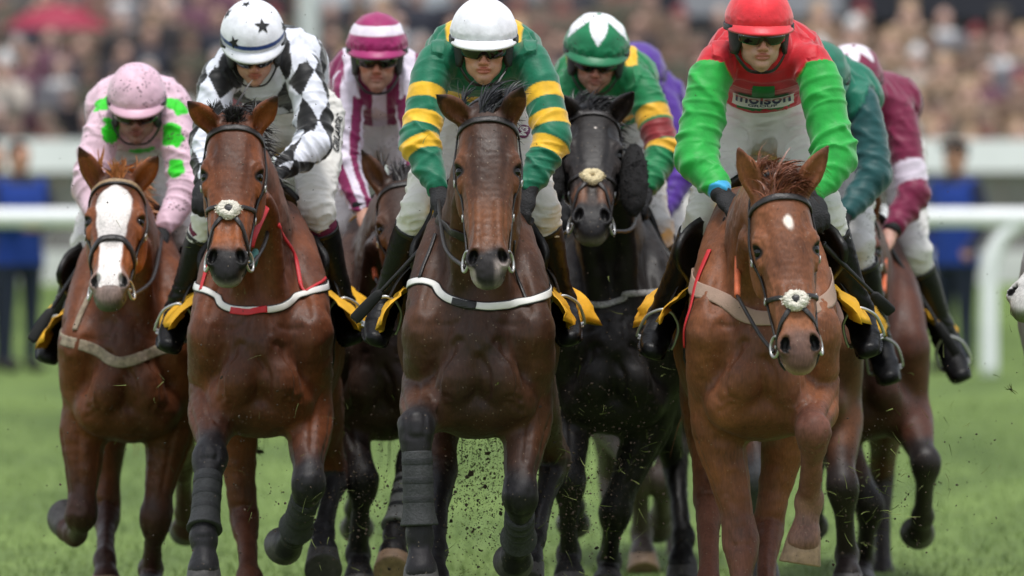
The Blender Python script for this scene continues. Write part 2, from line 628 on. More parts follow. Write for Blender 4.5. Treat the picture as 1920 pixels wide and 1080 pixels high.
M['saddle'] = mat('saddle_leather', (14, 13, 13), rough=0.5, var=0.25, scale=25, bump=0.2, bscale=90)
M['yellow'] = mat('yellow_cloth', (238, 178, 36), rough=0.7, var=0.12, scale=16, bump=0.35, bscale=34, dirt=(120, 84, 30), dscale=60, damt=0.15)
M['black_cloth'] = mat('black_cloth', (20, 20, 21), rough=0.75, var=0.2)
M['steel'] = mat('steel', (196, 196, 194), rough=0.38, metal=0.75, var=0.1)
M['hoof'] = mat('hoof_horn', (74, 70, 69), rough=0.55, var=0.3, scale=40, bump=0.3, bscale=60)
M['hoof_pale'] = mat('pale_hoof_horn', (150, 122, 98), rough=0.55, var=0.3, scale=34, bump=0.3, bscale=60, dirt=(70, 58, 48), dscale=50, damt=0.45)
M['eye'] = mat('eye', (9, 7, 6), rough=0.06, var=0.1, spec=0.45)
M['lens'] = mat('goggle_lens', (9, 9, 10), rough=0.1, var=0.1, spec=0.7)
M['shell'] = mat('helmet_padding', (17, 17, 18), rough=0.6, var=0.2, bump=0.2, bscale=150)
M['fleece_white'] = mat('white_sheepskin', (226, 220, 206), rough=0.95, var=0.2, scale=120, bump=0.8, bscale=180)
M['fleece_cream'] = mat('cream_sheepskin', (222, 206, 165), rough=0.95, var=0.2, scale=120, bump=0.8, bscale=180)
M['fleece_black'] = mat('black_sheepskin', (17, 15, 15), rough=0.95, var=0.3, scale=120, bump=0.9, bscale=150)
M['white_strap'] = mat('white_strap', (226, 224, 220), rough=0.5, var=0.06)
M['red_strap'] = mat('red_strap', (196, 36, 44), rough=0.55, var=0.1)
M['orange_strap'] = mat('orange_rein', (204, 102, 62), rough=0.6, var=0.12)
M['taupe'] = mat('taupe_girth', (158, 132, 116), rough=0.8, var=0.1, bump=0.3, bscale=200)
M['tan'] = mat('sheepskin_breastgirth', (150, 136, 118), rough=0.85, var=0.35, scale=60, bump=0.5, bscale=120)
M['grey_sparkle'] = mat('grey_girth', (150, 148, 146), rough=0.6, var=0.7, scale=180)
M['legboot'] = mat('leg_boot', (52, 53, 54), rough=0.75, var=0.25, scale=45, bump=0.4, bscale=120)
M['legboot_pale'] = mat('pale_leg_boot', (122, 122, 120), rough=0.75, var=0.25, scale=45, bump=0.4, bscale=120)
M['blue'] = mat('blue_strap', (38, 104, 190), rough=0.55, var=0.1)
M['teal'] = mat('teal_tab', (30, 92, 88), rough=0.6, var=0.1)
M['ink'] = mat('black_print', (18, 18, 20), rough=0.55, var=0.1)
M['white_print'] = mat('white_print', (232, 232, 230), rough=0.5, var=0.04)
M['red_print'] = mat('red_print', (176, 40, 38), rough=0.5, var=0.05)
M['navy_print'] = mat('navy_print', (38, 52, 92), rough=0.5, var=0.05)
M['plum_print'] = mat('plum_print', (112, 36, 84), rough=0.5, var=0.05)
M['green_print'] = mat('green_print', (22, 122, 54), rough=0.5, var=0.08)
M['maroon_gaiter'] = mat('maroon_cloth', (108, 24, 58), rough=0.7, var=0.15, bump=0.3, bscale=50)
# ------------------------------------------------------------------ horses
def sheet(go, gi):
    """closed cloth from an outer and an inner grid of points (n, m, 3)"""
    n, m, _ = go.shape
    V = np.concatenate([go.reshape(-1, 3), gi.reshape(-1, 3)])
    k = n * m
    Fl = []
    for i in range(n - 1):
        for j in range(m - 1):
            a, b, c, d = i * m + j, (i + 1) * m + j, (i + 1) * m + j + 1, i * m + j + 1
            Fl.append((a, b, c, d)); Fl.append((k + a, k + d, k + c, k + b))
    bd = [(i, 0) for i in range(n)] + [(n - 1, j) for j in range(1, m)] + [(i, m - 1) for i in range(n - 2, -1, -1)] + [(0, j) for j in range(m - 2, 0, -1)]
    bi = [i * m + j for i, j in bd]
    for q in range(len(bi)):
        a, b = bi[q], bi[(q + 1) % len(bi)]
        Fl.append((a, k + a, k + b, b))
    return V, Fl

def cam_hit(bvh, px, py, ymin=0):
    o = Vector((0, 0, CAM_H))
    d = (Vector(P(px, py, 30.0)) - o).normalized()
    for _ in range(8):
        h = bvh.ray_cast(o, d)
        if h[0] is None: return None
        if h[0].y >= ymin and h[1].dot(d) < 0: return np.array(h[0]), np.array(h[1])
        o = h[0] + d * .004
    return None

def relief(V, N, path, amp, sig, sub=5):
    """a fold (amp < 0) or a vein (amp > 0) raised along a line on the skin"""
    path = catmull(np.array(path, float), sub)
    m = ((V > path.min(0) - 4 * sig) & (V < path.max(0) + 4 * sig)).all(1)
    if not m.any(): return
    t, dd, _ = along(V[m], path)
    V[m] += N[m] * (amp * np.exp(-(dd / sig) ** 2) * smooth(0, .12, t) * smooth(1, .88, t))[:, None]

def skin_line(bvh, pts):
    out = []
    for p_ in catmull(np.array(pts, float), 5):
        l, n, _, _ = bvh.find_nearest(Vector(p_))
        out.append(np.array(l))
    return out

BVH = {}

def build_horse(h):
    name = h.get('name', 'horse')
    d = h['d']; yaw = R(h.get('yaw', 0)); far = h.get('far', False)
    C = P(h['cx'], 540, d)
    zs = P(h['cx'], h['stern'], d + 0.25)[2]
    sc = h.get('size', 1.0); wd = h.get('wide', 0.90)
    cy, sy = math.cos(yaw), math.sin(yaw)
    def W(x, y, z):
        x, y, z = x * sc * wd, y * sc, z * sc
        return np.array([C[0] + x * cy - y * sy, d + y * cy + x * sy, zs + z])
    lat = np.array([cy, sy, 0]); fwd = np.array([sy, -cy, 0])
    # --- head frame
    O = P(*h['brow'], d + h.get('headd', -0.42))
    nose = reach(O, *h['nose'], 0.50 * h.get('headlen', 1), -1)
    U = nrm(nose - O)
    hl = np.array([math.cos(R(h.get('hyaw', 0))), math.sin(R(h.get('hyaw', 0))), math.tan(R(h.get('hroll', 0)))])
    Lx = nrm(hl - U * np.dot(hl, U))
    Nf = np.cross(Lx, U)
    if Nf[1] > 0: Nf = -Nf
    hk = h.get('headw', 1.0)
    def H(s, x, dep):
        return O + U * s + Lx * x * hk - Nf * dep
    # --- legs
    legs = []
    for side, f in zip((-1, 1), h['fore']):
        elbow = W(0.165 * side, 0.20, 0.13)
        if 'loc' in f:
            q = [W(*p) for p in f['loc']]
            knee, fet, hoof = q
        else:
            knee = reach(elbow, *f['knee'], f.get('Lf', 0.41) * sc, f.get('s0', -1))
            fet = reach(knee, *f['fet'], 0.32 * sc, f.get('s1', 1))
            hoof = reach(fet, *f['hoof'], 0.19 * sc, f.get('s2', -1))
        legs.append(dict(kind='fore', side=side, pts=[elbow, knee, fet, hoof], f=f))
    for side, f in zip((-1, 1), h['hind']):
        stifle = W(0.165 * side, 1.30, 0.17)
        if 'loc' in f:
            hock, fet, hoof = [W(*p) for p in f['loc']]
        else:
            hock = reach(stifle, *f['hock'], 0.48 * sc, f.get('s0', 1))
            fet = reach(hock, *f['fet'], 0.40 * sc, f.get('s1', -1))
            hoof = reach(fet, *f['hoof'], 0.19 * sc, f.get('s2', -1))
        legs.append(dict(kind='hind', side=side, pts=[stifle, hock, fet, hoof], f=f))
    # --- grid
    allp = [W(-.36, -.12, 0), W(.36, 2.1, .95), H(.62, 0, 0), H(-.1, 0, .3), H(.1, .16, 0), H(.1, -.16, 0)] + [p for l in legs for p in l['pts']]
    ears = []
    for side, e in zip((-1, 1), h['ears']):
        b = H(-.055, 0.062 * side, 0.075)
        tip = reach(b, *e, 0.19, h.get('ears_s', -1))
        ears.append((b, tip)); allp.append(tip)
    allp = np.array(allp)
    lo, hi = allp.min(0) - 0.12, allp.max(0) + 0.12
    h0 = 0.016 if far else 0.008
    hb = 0.02 if far else 0.015
    fn = 0.010 if far else 0.0058
    hx = sorted([H(.1, -.15, 0)[0], H(.1, .15, 0)[0]])
    hz = [H(.62, 0, .05)[2] - .02, max(e[1][2] for e in ears) + .01]
    hyv = [min(H(.62, 0, 0)[1], H(0, 0, -.02)[1]) - .04, H(-.08, 0, .2)[1]]
    xs = axis(lo[0], hi[0], h0, [(hx[0], hx[1], fn)])
    ys = axis(lo[1], hi[1], hb, [(lo[1], d + .45, h0), (d - .12, d + .20, h0 if far else .0075), (hyv[0], hyv[1], fn)])
    zs_ = axis(lo[2], hi[2], h0, [(hz[0], hz[1], fn)])
    f = Field(xs, ys, zs_)
    L_ = lambda st, **k: f.loft(st, **k)
    def S(p, a, b): return list(p) + [a * sc, b * sc]
    # trunk
    tr = [S(W(0, .03, .34), .13 * wd, .16), S(W(0, .16, .31), .215 * wd, .265), S(W(0, .42, .31), .235 * wd, .305), S(W(0, .8, .33), .285 * wd, .305),
          S(W(0, 1.15, .38), .29 * wd, .29), S(W(0, 1.45, .47), .275 * wd, .26), S(W(0, 1.75, .50), .24 * wd, .24), S(W(0, 1.95, .46), .12 * wd, .15)]
    L_(tr, lat=lat, k=.02, n=2.1)
    L_([S(W(0, .10, .48), .11 * wd, .16), S(W(0, .42, .55), .125 * wd, .20), S(W(0, .75, .57), .150 * wd, .175), S(W(0, 1.10, .60), .175 * wd, .15), S(W(0, 1.5, .62), .19 * wd, .155), S(W(0, 1.8, .60), .14 * wd, .13)], lat=lat, k=.10)
    f.ell(W(0, .16, .10), np.array([.175, .20, .105]) * sc, [lat, -fwd, (0, 0, 1)], k=.06)
    # withers
    f.ell(W(0, .52, .70), np.array([.07, .25, .13]) * sc, [lat, -fwd, (0, 0, 1)], k=.08)
    # neck
    poll = H(-.03, 0, .13)
    base = W(0, .30, .58)
    mid = poll * .5 + base * .5 + np.array([0, 0, .05])
    nb = h.get('neckw', 1.0)
    neck = [S(poll, .074, .10), S(poll * .72 + mid * .28, .084 * nb, .125), S(mid, .108 * nb, .175), S(base * .72 + mid * .28, .135 * nb, .24), S(base, .165 * nb, .28)]
    L_(neck, lat=lat, k=.07, n=2.1)
    # throat muscle lines
    for sd in (-1, 1):
        L_([S(H(.10, .05 * sd, .22), .022, .022), S(mid + lat * .075 * sd + fwd * .13 - np.array([0, 0, .06]), .032, .032), S(W(.055 * sd, .02, .46), .045, .045)], lat=lat, k=.035)
    # windpipe groove
    # shoulders, upper arms, pectorals
    for sd in (-1, 1):
        L_([S(W(.10 * sd, .46, .74), .05, .10), S(W(.165 * sd, .26, .55), .075, .13), S(W(.195 * sd, .06, .36), .074, .105)], lat=lat, k=.045)
        L_([S(W(.195 * sd, .04, .35), .070, .085), S(W(.195 * sd, .14, .22), .078, .11), S(W(.17 * sd, .26, .12), .06, .09)], lat=lat, k=.035)
        M_ = [nrm((1, 0, .35 * sd)), (0, 1, 0), nrm((-.35 * sd, 0, 1))]
        f.ell(W(.074 * sd, -.040, .205), np.array([.068, .062, .092]) * sc, M_, k=.024)
        f.ell(W(.12 * sd, .05, .12), np.array([.085, .09, .085]) * sc, k=.05)
        # triceps
        f.ell(W(.19 * sd, .36, .26), np.array([.05, .13, .17]) * sc, k=.05)
        # haunch
        f.ell(W(.135 * sd, 1.62, .42), np.array([.155, .32, .33]) * sc, [lat, -fwd, (0, 0, 1)], k=.06)
        f.ell(W(.20 * sd, 1.05, .30), np.array([.08, .30, .22]) * sc, k=.08)
    # legs
    for l in legs:
        a, b, c, e = l['pts']; sd = l['side']
        u1 = b - a; u2 = c - b
        cor = c + (e - c) * .52
        l['cor'] = cor
        if l['kind'] == 'fore':
            out = lat * sd * .012
            L_([S(a + np.array([0, 0, .03]), .090, .110), S(a + u1 * .22 + out, .090, .100), S(a + u1 * .48 + out * .6, .073, .080), S(a + u1 * .76, .054, .060), S(a + u1 * .90, .051, .054)], lat=lat, k=.035)
            L_([S(a + u1 * .88, .051, .054), S(b - u1 * .03, .062, .058), S(b + u2 * .10, .057, .054), S(b + u2 * .25, .041, .046)], lat=lat, k=.015)
            f.ell(b + nrm(np.cross(lat, u2)) * .018, np.array([.036, .03, .036]) * sc, k=.02)
            L_([S(b + u2 * .22, .041, .046), S(b + u2 * .5, .036, .044), S(b + u2 * .84, .037, .046), S(c, .049, .052), S(c + (cor - c) * .45, .040, .041), S(cor, .052, .052), S(cor + (e - c) * .09, .055, .056)], lat=lat, k=.015)
        else:
            hip = W(.13 * sd, 1.62, .45)
            L_([S(hip, .14, .22), S(a + np.array([0, 0.04, .06]), .105, .17), S(a + u1 * .25, .098, .135), S(a + u1 * .6, .068, .088), S(a + u1 * .88, .048, .070)], lat=lat, k=.04)
            L_([S(a + u1 * .84, .048, .062), S(b, .055, .068), S(b + u2 * .14, .049, .058), S(b + u2 * .3, .039, .048)], lat=lat, k=.02)
            L_([S(b + u2 * .25, .040, .048), S(b + u2 * .5, .036, .045), S(b + u2 * .86, .037, .046), S(c, .049, .053), S(c + (cor - c) * .45, .040, .041), S(cor, .052, .052), S(cor + (e - c) * .09, .055, .056)], lat=lat, k=.015)
    # head
    hs_ = [(-.115, .052, .13, -.055), (-.07, .078, .175, -.022), (-.01, .094, .215, -.004), (.05, .100, .24, .004), (.12, .105, .255, .006), (.19, .102, .255, .003), (.27, .091, .225, .0),
           (.35, .0770, .175, 0), (.42, .0665, .145, -.001), (.475, .0640, .130, 0), (.512, .0610, .118, -.003), (.538, .053, .098, -.012), (.556, .038, .066, -.024)]
    head = [list(O + U * s + Nf * (fo - dp / 2)) + [hw * hk, dp / 2] for s, hw, dp, fo in hs_]
    L_(head, lat=Lx, k=.03, n=2.5)
    HM = [Lx, U, -Nf]
    hr = lambda a, b, c: np.array([a * hk, b, c])
    for sd in (-1, 1):
        f.ell(H(.15, .078 * sd, .165), hr(.03, .10, .085), HM, k=.03)                 # jowl
        f.ell(H(.120, .086 * sd, .046), hr(.022, .030, .026), HM, k=.03)             # brow bone
        f.ell(H(.180, .090 * sd, .062), hr(.014, .026, .018), HM, k=.02)             # lower lid
        f.ell(H(.066, .080 * sd, .012), hr(.014, .024, .012), HM, k=.025, op='s')    # hollow above the eye
        f.loft([list(H(.20, .094 * sd, .075)) + [.012, .012], list(H(.28, .085 * sd, .07)) + [.012, .012], list(H(.36, .070 * sd, .07)) + [.008, .008]], k=.02)
        f.ell(H(.153, .1005 * sd, .044), hr(.012, .017, .014), HM, k=.010, op='s')     # eye socket
        f.loft([list(H(.30, .034 * sd, .006)) + [.010, .008], list(H(.40, .034 * sd, .004)) + [.012, .009], list(H(.47, .038 * sd, .010)) + [.014, .010]], k=.02)
        Mn = [nrm(Lx * .9 - U * .25 * sd), nrm(U * .9 + Lx * .3 * sd), -Nf]
        f.ell(H(.495, .047 * sd, .022), hr(.025, .042, .028), Mn, k=.016)              # nostril rim
        f.ell(H(.503, .048 * sd, .0), hr(.0150, .027, .032), Mn, k=.007, op='s')       # nostril
        f.ell(H(.28, .095 * sd, .12), hr(.012, .09, .04), HM, k=.05, op='s')           # hollow cheek
    f.ell(H(.528, 0, .086), hr(.043, .030, .028), HM, k=.014)                           # chin
    f.loft([list(H(.548, -.05, .062)) + [.0035, .0035], list(H(.560, 0, .058)) + [.0035, .0035], list(H(.548, .05, .062)) + [.0035, .0035]], lat=Nf, k=.007, op='s')
    for sd in (-1, 1):
        f.loft([list(H(.545, .045 * sd, .063)) + [.0035, .0035], list(H(.49, .058 * sd, .080)) + [.003, .003]], lat=Nf, k=.008, op='s')
    for sd, (b, tip) in zip((-1, 1), ears):
        v = tip - b
        face = nrm(np.array([0.22 * sd, -1, 0.1]) - nrm(v) * np.dot(nrm(v), np.array([0.22 * sd, -1, 0.1])))
        wdir = nrm(np.cross(v, face))
        st = [(0, .031, .030), (.22, .036, .030), (.45, .040, .026), (.68, .031, .019), (.87, .016, .010), (1.0, .005, .004)]
        f.loft([list(b + v * t - face * .006 * math.sin(t * 3)) + [a, c] for t, a, c in st], lat=wdir, k=.022)
        st = [(.20, .010, .012), (.38, .021, .020), (.60, .021, .017), (.80, .011, .010), (.93, .004, .004)]
        f.loft([list(b + v * t + face * (.021 if t < .7 else .012)) + [a, c] for t, a, c in st], lat=wdir, k=.008, op='s')
    V, Q = f.mesh()
    del f
    V = relax(V, Q, 1, .4)
    if not far:
        pre = BVHTree.FromPolygons(V.tolist(), Q.tolist())
        N = vnormals(V, Q)
        hm_ = .25 + .75 * smooth(.34, .50, np.linalg.norm(V - H(.22, 0, .10), axis=1))
        V = V + N * (hm_ * (vnoise(V * 13, 71) - .5) * .008 + hm_ * (vnoise(V * 34, 72) - .5) * .004 + (vnoise(V * 75, 73) - .5) * .0018)[:, None]
        for sd in (-1, 1):
            for pts, am, sg in (
                ([(.10, .20, .72), (.165, .03, .52), (.20, -.06, .40)], -.010, .020),
                ([(.26, .06, .47), (.275, .10, .36), (.26, .16, .22)], -.008, .018),
                ([(.25, .22, .50), (.27, .34, .34), (.24, .42, .16)], -.008, .018),
                ([(.05, -.10, .315), (.12, -.10, .325), (.165, -.08, .25), (.165, -.08, .13)], -.010, .013),
                ([(.0, -.12, .29), (.012 * sd, -.14, .20), (.0, -.10, .11)], -.006, .013),
                ([(.06, -.12, .325), (.12, -.10, .27), (.15, -.10, .17), (.13, -.08, .09)], .0045, .006),
                ([(.09, -.10, .10), (.14, -.10, .13), (.19, -.06, .12)], -.006, .009),
                ([(.08, -.10, .07), (.14, -.10, .09), (.20, -.04, .075)], -.005, .009),
                ([(.18, -.06, .42), (.21, -.06, .33), (.20, -.08, .24)], .004, .007),
                ([(.04, -.06, .46), (.07, -.06, .40), (.13, -.06, .385), (.17, -.06, .40)], -.006, .012),
                ([(.03, -.06, .43), (.05, -.10, .36)], -.005, .010)):
                relief(V, N, skin_line(pre, [W(x * sd, y, z) for x, y, z in pts]), am, sg, 1)
            ng = [H(.13, .07 * sd, .24), mid + lat * .10 * sd + fwd * .14, W(.08 * sd, .05, .52)]
            relief(V, N, skin_line(pre, ng), -.008, .016, 1)
            for pts, am, sg in (
                ([(.22, .085, .03), (.29, .070, .02), (.37, .056, .03), (.42, .05, .05)], .0028, .005),
                ([(.27, .085, .06), (.32, .065, .035), (.35, .06, .04)], .0022, .004),
                ([(.09, .060, 0), (.17, .064, 0), (.25, .05, 0)], -.003, .010),
                ([(.43, .03, 0), (.46, .012, 0)], -.002, .006), ([(.515, .03, 0), (.535, .036, .02)], -.003, .005),
                ([(.10, .095, .06), (.125, .082, .03), (.155, .076, .026)], -.003, .005), ([(.185, .082, .035), (.195, .092, .055)], -.0025, .004)):
                relief(V, N, skin_line(pre, [H(a_, b_ * sd, c_) for a_, b_, c_ in pts]), am, sg, 1)
        for l in legs:
            a, b, c, e = l['pts']; sd = l['side']; u1 = b - a; u2 = c - b
            fr = np.cross(lat, nrm(u1)); fr = fr if fr[1] < 0 else -fr
            f2 = np.cross(lat, nrm(u2)); f2 = f2 if f2[1] < 0 else -f2
            if l['kind'] == 'fore':
                L1 = [([a + u1 * .05 + fr * .1 + lat * .02 * sd, a + u1 * .4 + fr * .08 + lat * .022 * sd, a + u1 * .8 + fr * .06 + lat * .012 * sd], -.007, .011),
                      ([a + u1 * .1 + fr * .06 - lat * .07 * sd, a + u1 * .45 + fr * .05 - lat * .05 * sd, a + u1 * .85 + fr * .03 - lat * .05 * sd], .004, .006),
                      ([a + u1 * .2 + fr * .04 + lat * .09 * sd, a + u1 * .55 + fr * .03 + lat * .07 * sd, a + u1 * .85 + fr * .02 + lat * .05 * sd], -.006, .010)]
            else:
                L1 = [([a + u1 * .2 + lat * .08 * sd, a + u1 * .6 + lat * .06 * sd, a + u1 * .9 + lat * .05 * sd], -.007, .012)]
            L1 += [([b + fr * .06 + lat * .03 * q_, b + u2 * .04 + f2 * .06 + lat * .034 * q_, b + u2 * .12 + f2 * .05 + lat * .03 * q_], -.004, .009) for q_ in (-1, 1)]
            L1 += [([b + u2 * .22 + f2 * .01 + lat * .05 * q_, b + u2 * .5 + f2 * .008 + lat * .045 * q_, b + u2 * .85 + f2 * .006 + lat * .045 * q_], -.006, .008) for q_ in (-1, 1)]
            L1 += [([b + u2 * .10 + f2 * .06 - lat * .05, b + u2 * .10 + f2 * .07, b + u2 * .10 + f2 * .06 + lat * .05], -.004, .008),
                   ([c + (e - c) * .10 + f2 * .06 - lat * .05, c + (e - c) * .14 + f2 * .07, c + (e - c) * .10 + f2 * .06 + lat * .05], -.004, .008)]
            for pts, am, sg in L1:
                relief(V, N, skin_line(pre, pts), am, sg, 1)
    # --- colours of the coat
    pal = h['pal']; kk = h.get('tone', .70)
    base_c = lin(*pal['base']); dark = lin(*pal['dark']); point = lin(*pal['point']); muz = lin(*pal['muzzle']); warm = lin(*pal['warm'])
    nz = vnoise(V * 7, 3); nz2 = vnoise(V * 21, 5)
    col = np.tile(base_c, (len(V), 1))
    loc = (V - np.array([C[0], d, zs])); lx = np.abs(loc @ lat); ly = -(loc @ fwd); lz = loc[:, 2]
    def blend(c, w):
        nonlocal col
        w = np.clip(w, 0, 1)[:, None]
        col = col * (1 - w) + c * w
    blend(dark, smooth(.35, .75, nz) * pal.get('mottle', .5))
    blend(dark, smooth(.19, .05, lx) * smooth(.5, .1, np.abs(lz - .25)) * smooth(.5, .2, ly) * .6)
    rel = V - O
    hs = rel @ U; hx_ = (rel @ Lx) / hk; hd = -(rel @ Nf)
    onhead = (hs > -.16) & (hs < .66) & (np.abs(hx_) < .15) & (hd > -.06) & (hd < .30)
    oh = onhead.astype(float)
    blend(warm, oh * smooth(.20, .36, hs) * .8)
    blend(warm, oh * smooth(.05, .10, np.abs(hx_)) * .5)
    blend(dark, oh * smooth(.085, .02, np.abs(hx_)) * smooth(.42, .2, hs) * .45)
    wob = (nz2 - .5) * .05
    blend(muz, oh * smooth(.435, .49, hs + wob))
    for sd in (-1, 1):
        q = ((hs - .503) / .031) ** 2 + ((hx_ - .048 * sd) / .0185) ** 2
        blend(lin(12, 9, 9), oh * (q < 1.0) * (hd > .006) * (hd < .06))
        q = ((hs - .153) / .028) ** 2 + ((hd - .050) / .026) ** 2
        blend(lin(14, 10, 9), oh * smooth(1.3, .7, q) * (hx_ * sd > .070))
    if 'lip' in pal:
        blend(lin(*pal['lip']), oh * smooth(.530, .550, hs + wob) * smooth(.03, .06, hd) * .85)
    for fn_ in h.get('marks', []):
        w, c = fn_(hs, hx_, hd, nz2)
        blend(lin(*c), oh * w)
    for sd, (b, tip) in zip((-1, 1), ears):
        t, dd, cc = along(V, [b, tip])
        blend(point, (dd < .05) * smooth(.72, 1.0, t) * .9)
    for l in legs:
        a, b, c, e = l['pts']
        if l['kind'] == 'fore':
            t, dd, cc = along(V, [a, b, c, e])
            lim = (.22, .42)
        else:
            t, dd, cc = along(V, [a, b, c, e])
            lim = (.34, .55)
        w = smooth(lim[0], lim[1], t + (nz2 - .5) * .10) * (dd < .13)
        blend(lin(*l['f'].get('point', pal['point'])), w * l['f'].get('pw', pal.get('pw', 1)))
        if 'sock' in l['f']:
            blend(lin(*l['f']['sock']), smooth(.70, .78, t + (nz2 - .5) * .08) * (dd < .10))
    if pal.get('belly') is not None:
        blend(lin(*pal['belly']), smooth(.14, .05, lz) * smooth(-.08, -.02, lz) * smooth(.11, .05, lx) * smooth(.5, .8, ly) * smooth(1.5, 1.1, ly) * .6)
    col *= (0.9 + .2 * nz2)[:, None]
    pale_ = smooth(.25, .5, col.mean(1))[:, None]
    col *= kk + (1 - kk) * pale_
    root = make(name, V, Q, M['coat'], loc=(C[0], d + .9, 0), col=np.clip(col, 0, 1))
    bvh = BVHTree.FromPolygons(V.tolist(), Q.tolist())
    h['bvh'] = bvh; h['W'] = W; h['H'] = H; h['root'] = root
    # --- eyes
    for sd in (-1, 1):
        v, q = sphere(H(.153, .0890 * sd, .056), (.0175 * hk, .0175, .0205), HM, 18, 12)
        make('eye', v, q, M['eye'], root)
    # --- hooves
    for l in legs:
        a, b, c, e = l['pts']; cor = l['cor']
        ax_ = nrm(e - cor)
        toe = np.cross(lat, ax_)
        if np.dot(toe, np.cross(lat, nrm(b - c))) > 0: toe = -toe
        L = np.linalg.norm(e - cor)
        prof = [(-.12, .046, .046, 0), (0, .053, .053, .004), (.12, .056, .056, .006), (.55, .062, .064, .016), (.93, .069, .073, .026), (.97, .069, .073, .027), (1.0, .065, .069, .027), (.985, .050, .053, .027)]
        sg = 1 if np.dot(np.cross(nrm(e - cor), lat), toe) > 0 else -1
        v, q = lathe(cor, e, [(t, x * sc, y * sc, s * sg) for t, x, y, s in prof], 24, lat)
        make('hoof', v, q, M['hoof_pale'] if l['f'].get('pale') else M['hoof'], root)
        if l['f'].get('boot'):
            u = c - b
            t0, t1 = l['f'].get('bt', (.22, .88))
            rr = [(t0 - .01, .030, .034), (t0, .0415, .047), (t0 + .01, .0435, .0485), (t0 + (t1 - t0) * .5, .0435, .0485), (t1 - .20, .0440, .0490), (t1 - .10, .047, .053), (t1 - .01, .054, .061), (t1, .0545, .062), (t1 + .012, .0525, .059), (t1, .040, .044)]
            v, q = lathe(b, c, [(t, x * 1.16 * sc, y * 1.16 * sc) for t, x, y in rr], 26, lat)
            bo = make('leg_boot', v, q, M['legboot_pale'] if l['f']['boot'] == 'pale' else M['legboot'], root)
            parts = []
            for tt in ((t0 + (t1 - t0) * .14), (t0 + (t1 - t0) * .40), (t0 + (t1 - t0) * .66)):
                parts.append(lathe(b, c, [(tt - .030, .050 * sc, .056 * sc), (tt - .029, .0512 * sc, .0572 * sc), (tt - .026, .0516 * sc, .0576 * sc), (tt + .026, .0516 * sc, .0576 * sc), (tt + .029, .0512 * sc, .0572 * sc), (tt + .030, .050 * sc, .056 * sc)], 26, lat))
            for pv, pq in parts: make('boot_strap', pv, pq, M['boot_webbing'], bo)
    # --- forelock, mane, tail
    fk = h.get('forelock')
    hm = mat('horse_hair_' + h['key'], pal['hair'], rough=0.45, var=0.3, scale=90)
    if fk:
        n = fk.get('n', 150); rg = np.random.default_rng(hash(h['key']) % 1000 if False else len(h['key']) * 31 + int(h['cx']))
        rs = []; ds = []
        for i in range(n):
            x = rg.normal(0, fk.get('sx', .025)); s = rg.uniform(-.11, fk.get('s1', -.03))
            l, nn, _, _ = bvh.find_nearest(Vector(H(s, x, -.02)))
            rs.append(np.array(l) - np.array(nn) * .004)
            dd = Lx * fk['dir'][0] + U * fk['dir'][1] + Nf * fk['dir'][2] + Lx * x * fk.get('fan', 6)
            ds.append(dd)
        make('forelock', *hair(rs, ds, fk['len'], fk.get('w', .007), fk.get('curl', .18), 6, fk.get('grav', (0, 0, -.4)), int(h['cx'])), hm, root)
    rs = []; ds = []
    rg = np.random.default_rng(int(h['cx']) + 5)
    for i in range(260 if not far else 120):
        t = rg.uniform(0, 1)
        c0 = poll * (1 - t) + mid * t if rg.random() < .5 else mid * (1 - t) + W(0, .45, .80) * t
        tt = c0 + np.array([0, 0, .5])
        hit = bvh.ray_cast(Vector(tt + lat * rg.normal(0, .012)), Vector((0, 0, -1)))
        if hit[0] is None: continue
        rs.append(np.array(hit[0]) - np.array([0, 0, .006])); ds.append(lat * h.get('mane_side', 1) * .9 + np.array([0, 0, .45]))
    make('mane', *hair(rs, ds, h.get('mane_len', .13), .009, .25, 6, (0, .15, -1.6), 11), hm, root)
    tl = W(0, 1.97, .52)
    rs = [tl + rg.normal(0, .022, 3) for i in range(260)]
    td = h.get('tail_dir', (0, 1, -.1))
    ds = [np.array(td) + rg.normal(0, .12, 3) for i in range(260)]
    make('tail', *hair(rs, ds, h.get('tail_len', .85), .010, .10, 8, (0, .1, -1.5), 12), hm, root)
    # --- bridle
    if h.get('bridle', True):
        br = empty('bridle', root.location); br.parent = root; br.location = (0, 0, 0); ROOT[br.name] = ROOT[root.name]
        bm = M['bridle']
        v, q = strap(bvh, [H(-.005, -.10, .10), H(-.012, -.085, .03), H(-.018, -.04, 0), H(-.02, 0, -.01), H(-.018, .04, 0), H(-.012, .085, .03), H(-.005, .10, .10)], .023, .006, .003)
        make('browband', v, q, M[h.get('browmat', 'bridle')], br)
        if h.get('browmat'):
            v, q = strap(bvh, [H(.008, -.10, .10), H(.003, -.085, .03), H(-.003, -.04, 0), H(-.005, 0, -.01), H(-.003, .04, 0), H(.003, .085, .03), H(.008, .10, .10)], .010, .006, .003)
            make('browband_edge', v, q, bm, br)
        v, q = strap(bvh, [H(-.0, -.10, .11), H(-.08, -.085, .12), H(-.11, 0, .05), H(-.08, .085, .12), H(0, .10, .11)], .024, .006, .003)
        make('headpiece', v, q, bm, br)
        for sd in (-1, 1):
            v, q = strap(bvh, [H(0, .105 * sd, .10), H(.10, .115 * sd, .115), H(.20, .11 * sd, .115), H(.32, .085 * sd, .10), H(.45, .066 * sd, .075)], .016, .006, .003)
            cp = make('cheekpiece', v, q, bm, br)
            for s_, dp in ((.16, .115), (.30, .104)):
                l, nn, _, _ = bvh.find_nearest(Vector(H(s_, .11 * sd, dp)))
                make('buckle', *ring(np.array(l) + np.array(nn) * .010, nn, .011, .0028, 12, 5), M['steel'], cp)
            rc = H(.478, .072 * sd, .078)
            v, q = ring(rc, Lx + Nf * .35 * sd, .034, .005, 22, 6)
            make('bit_ring', v, q, M['steel'], br)
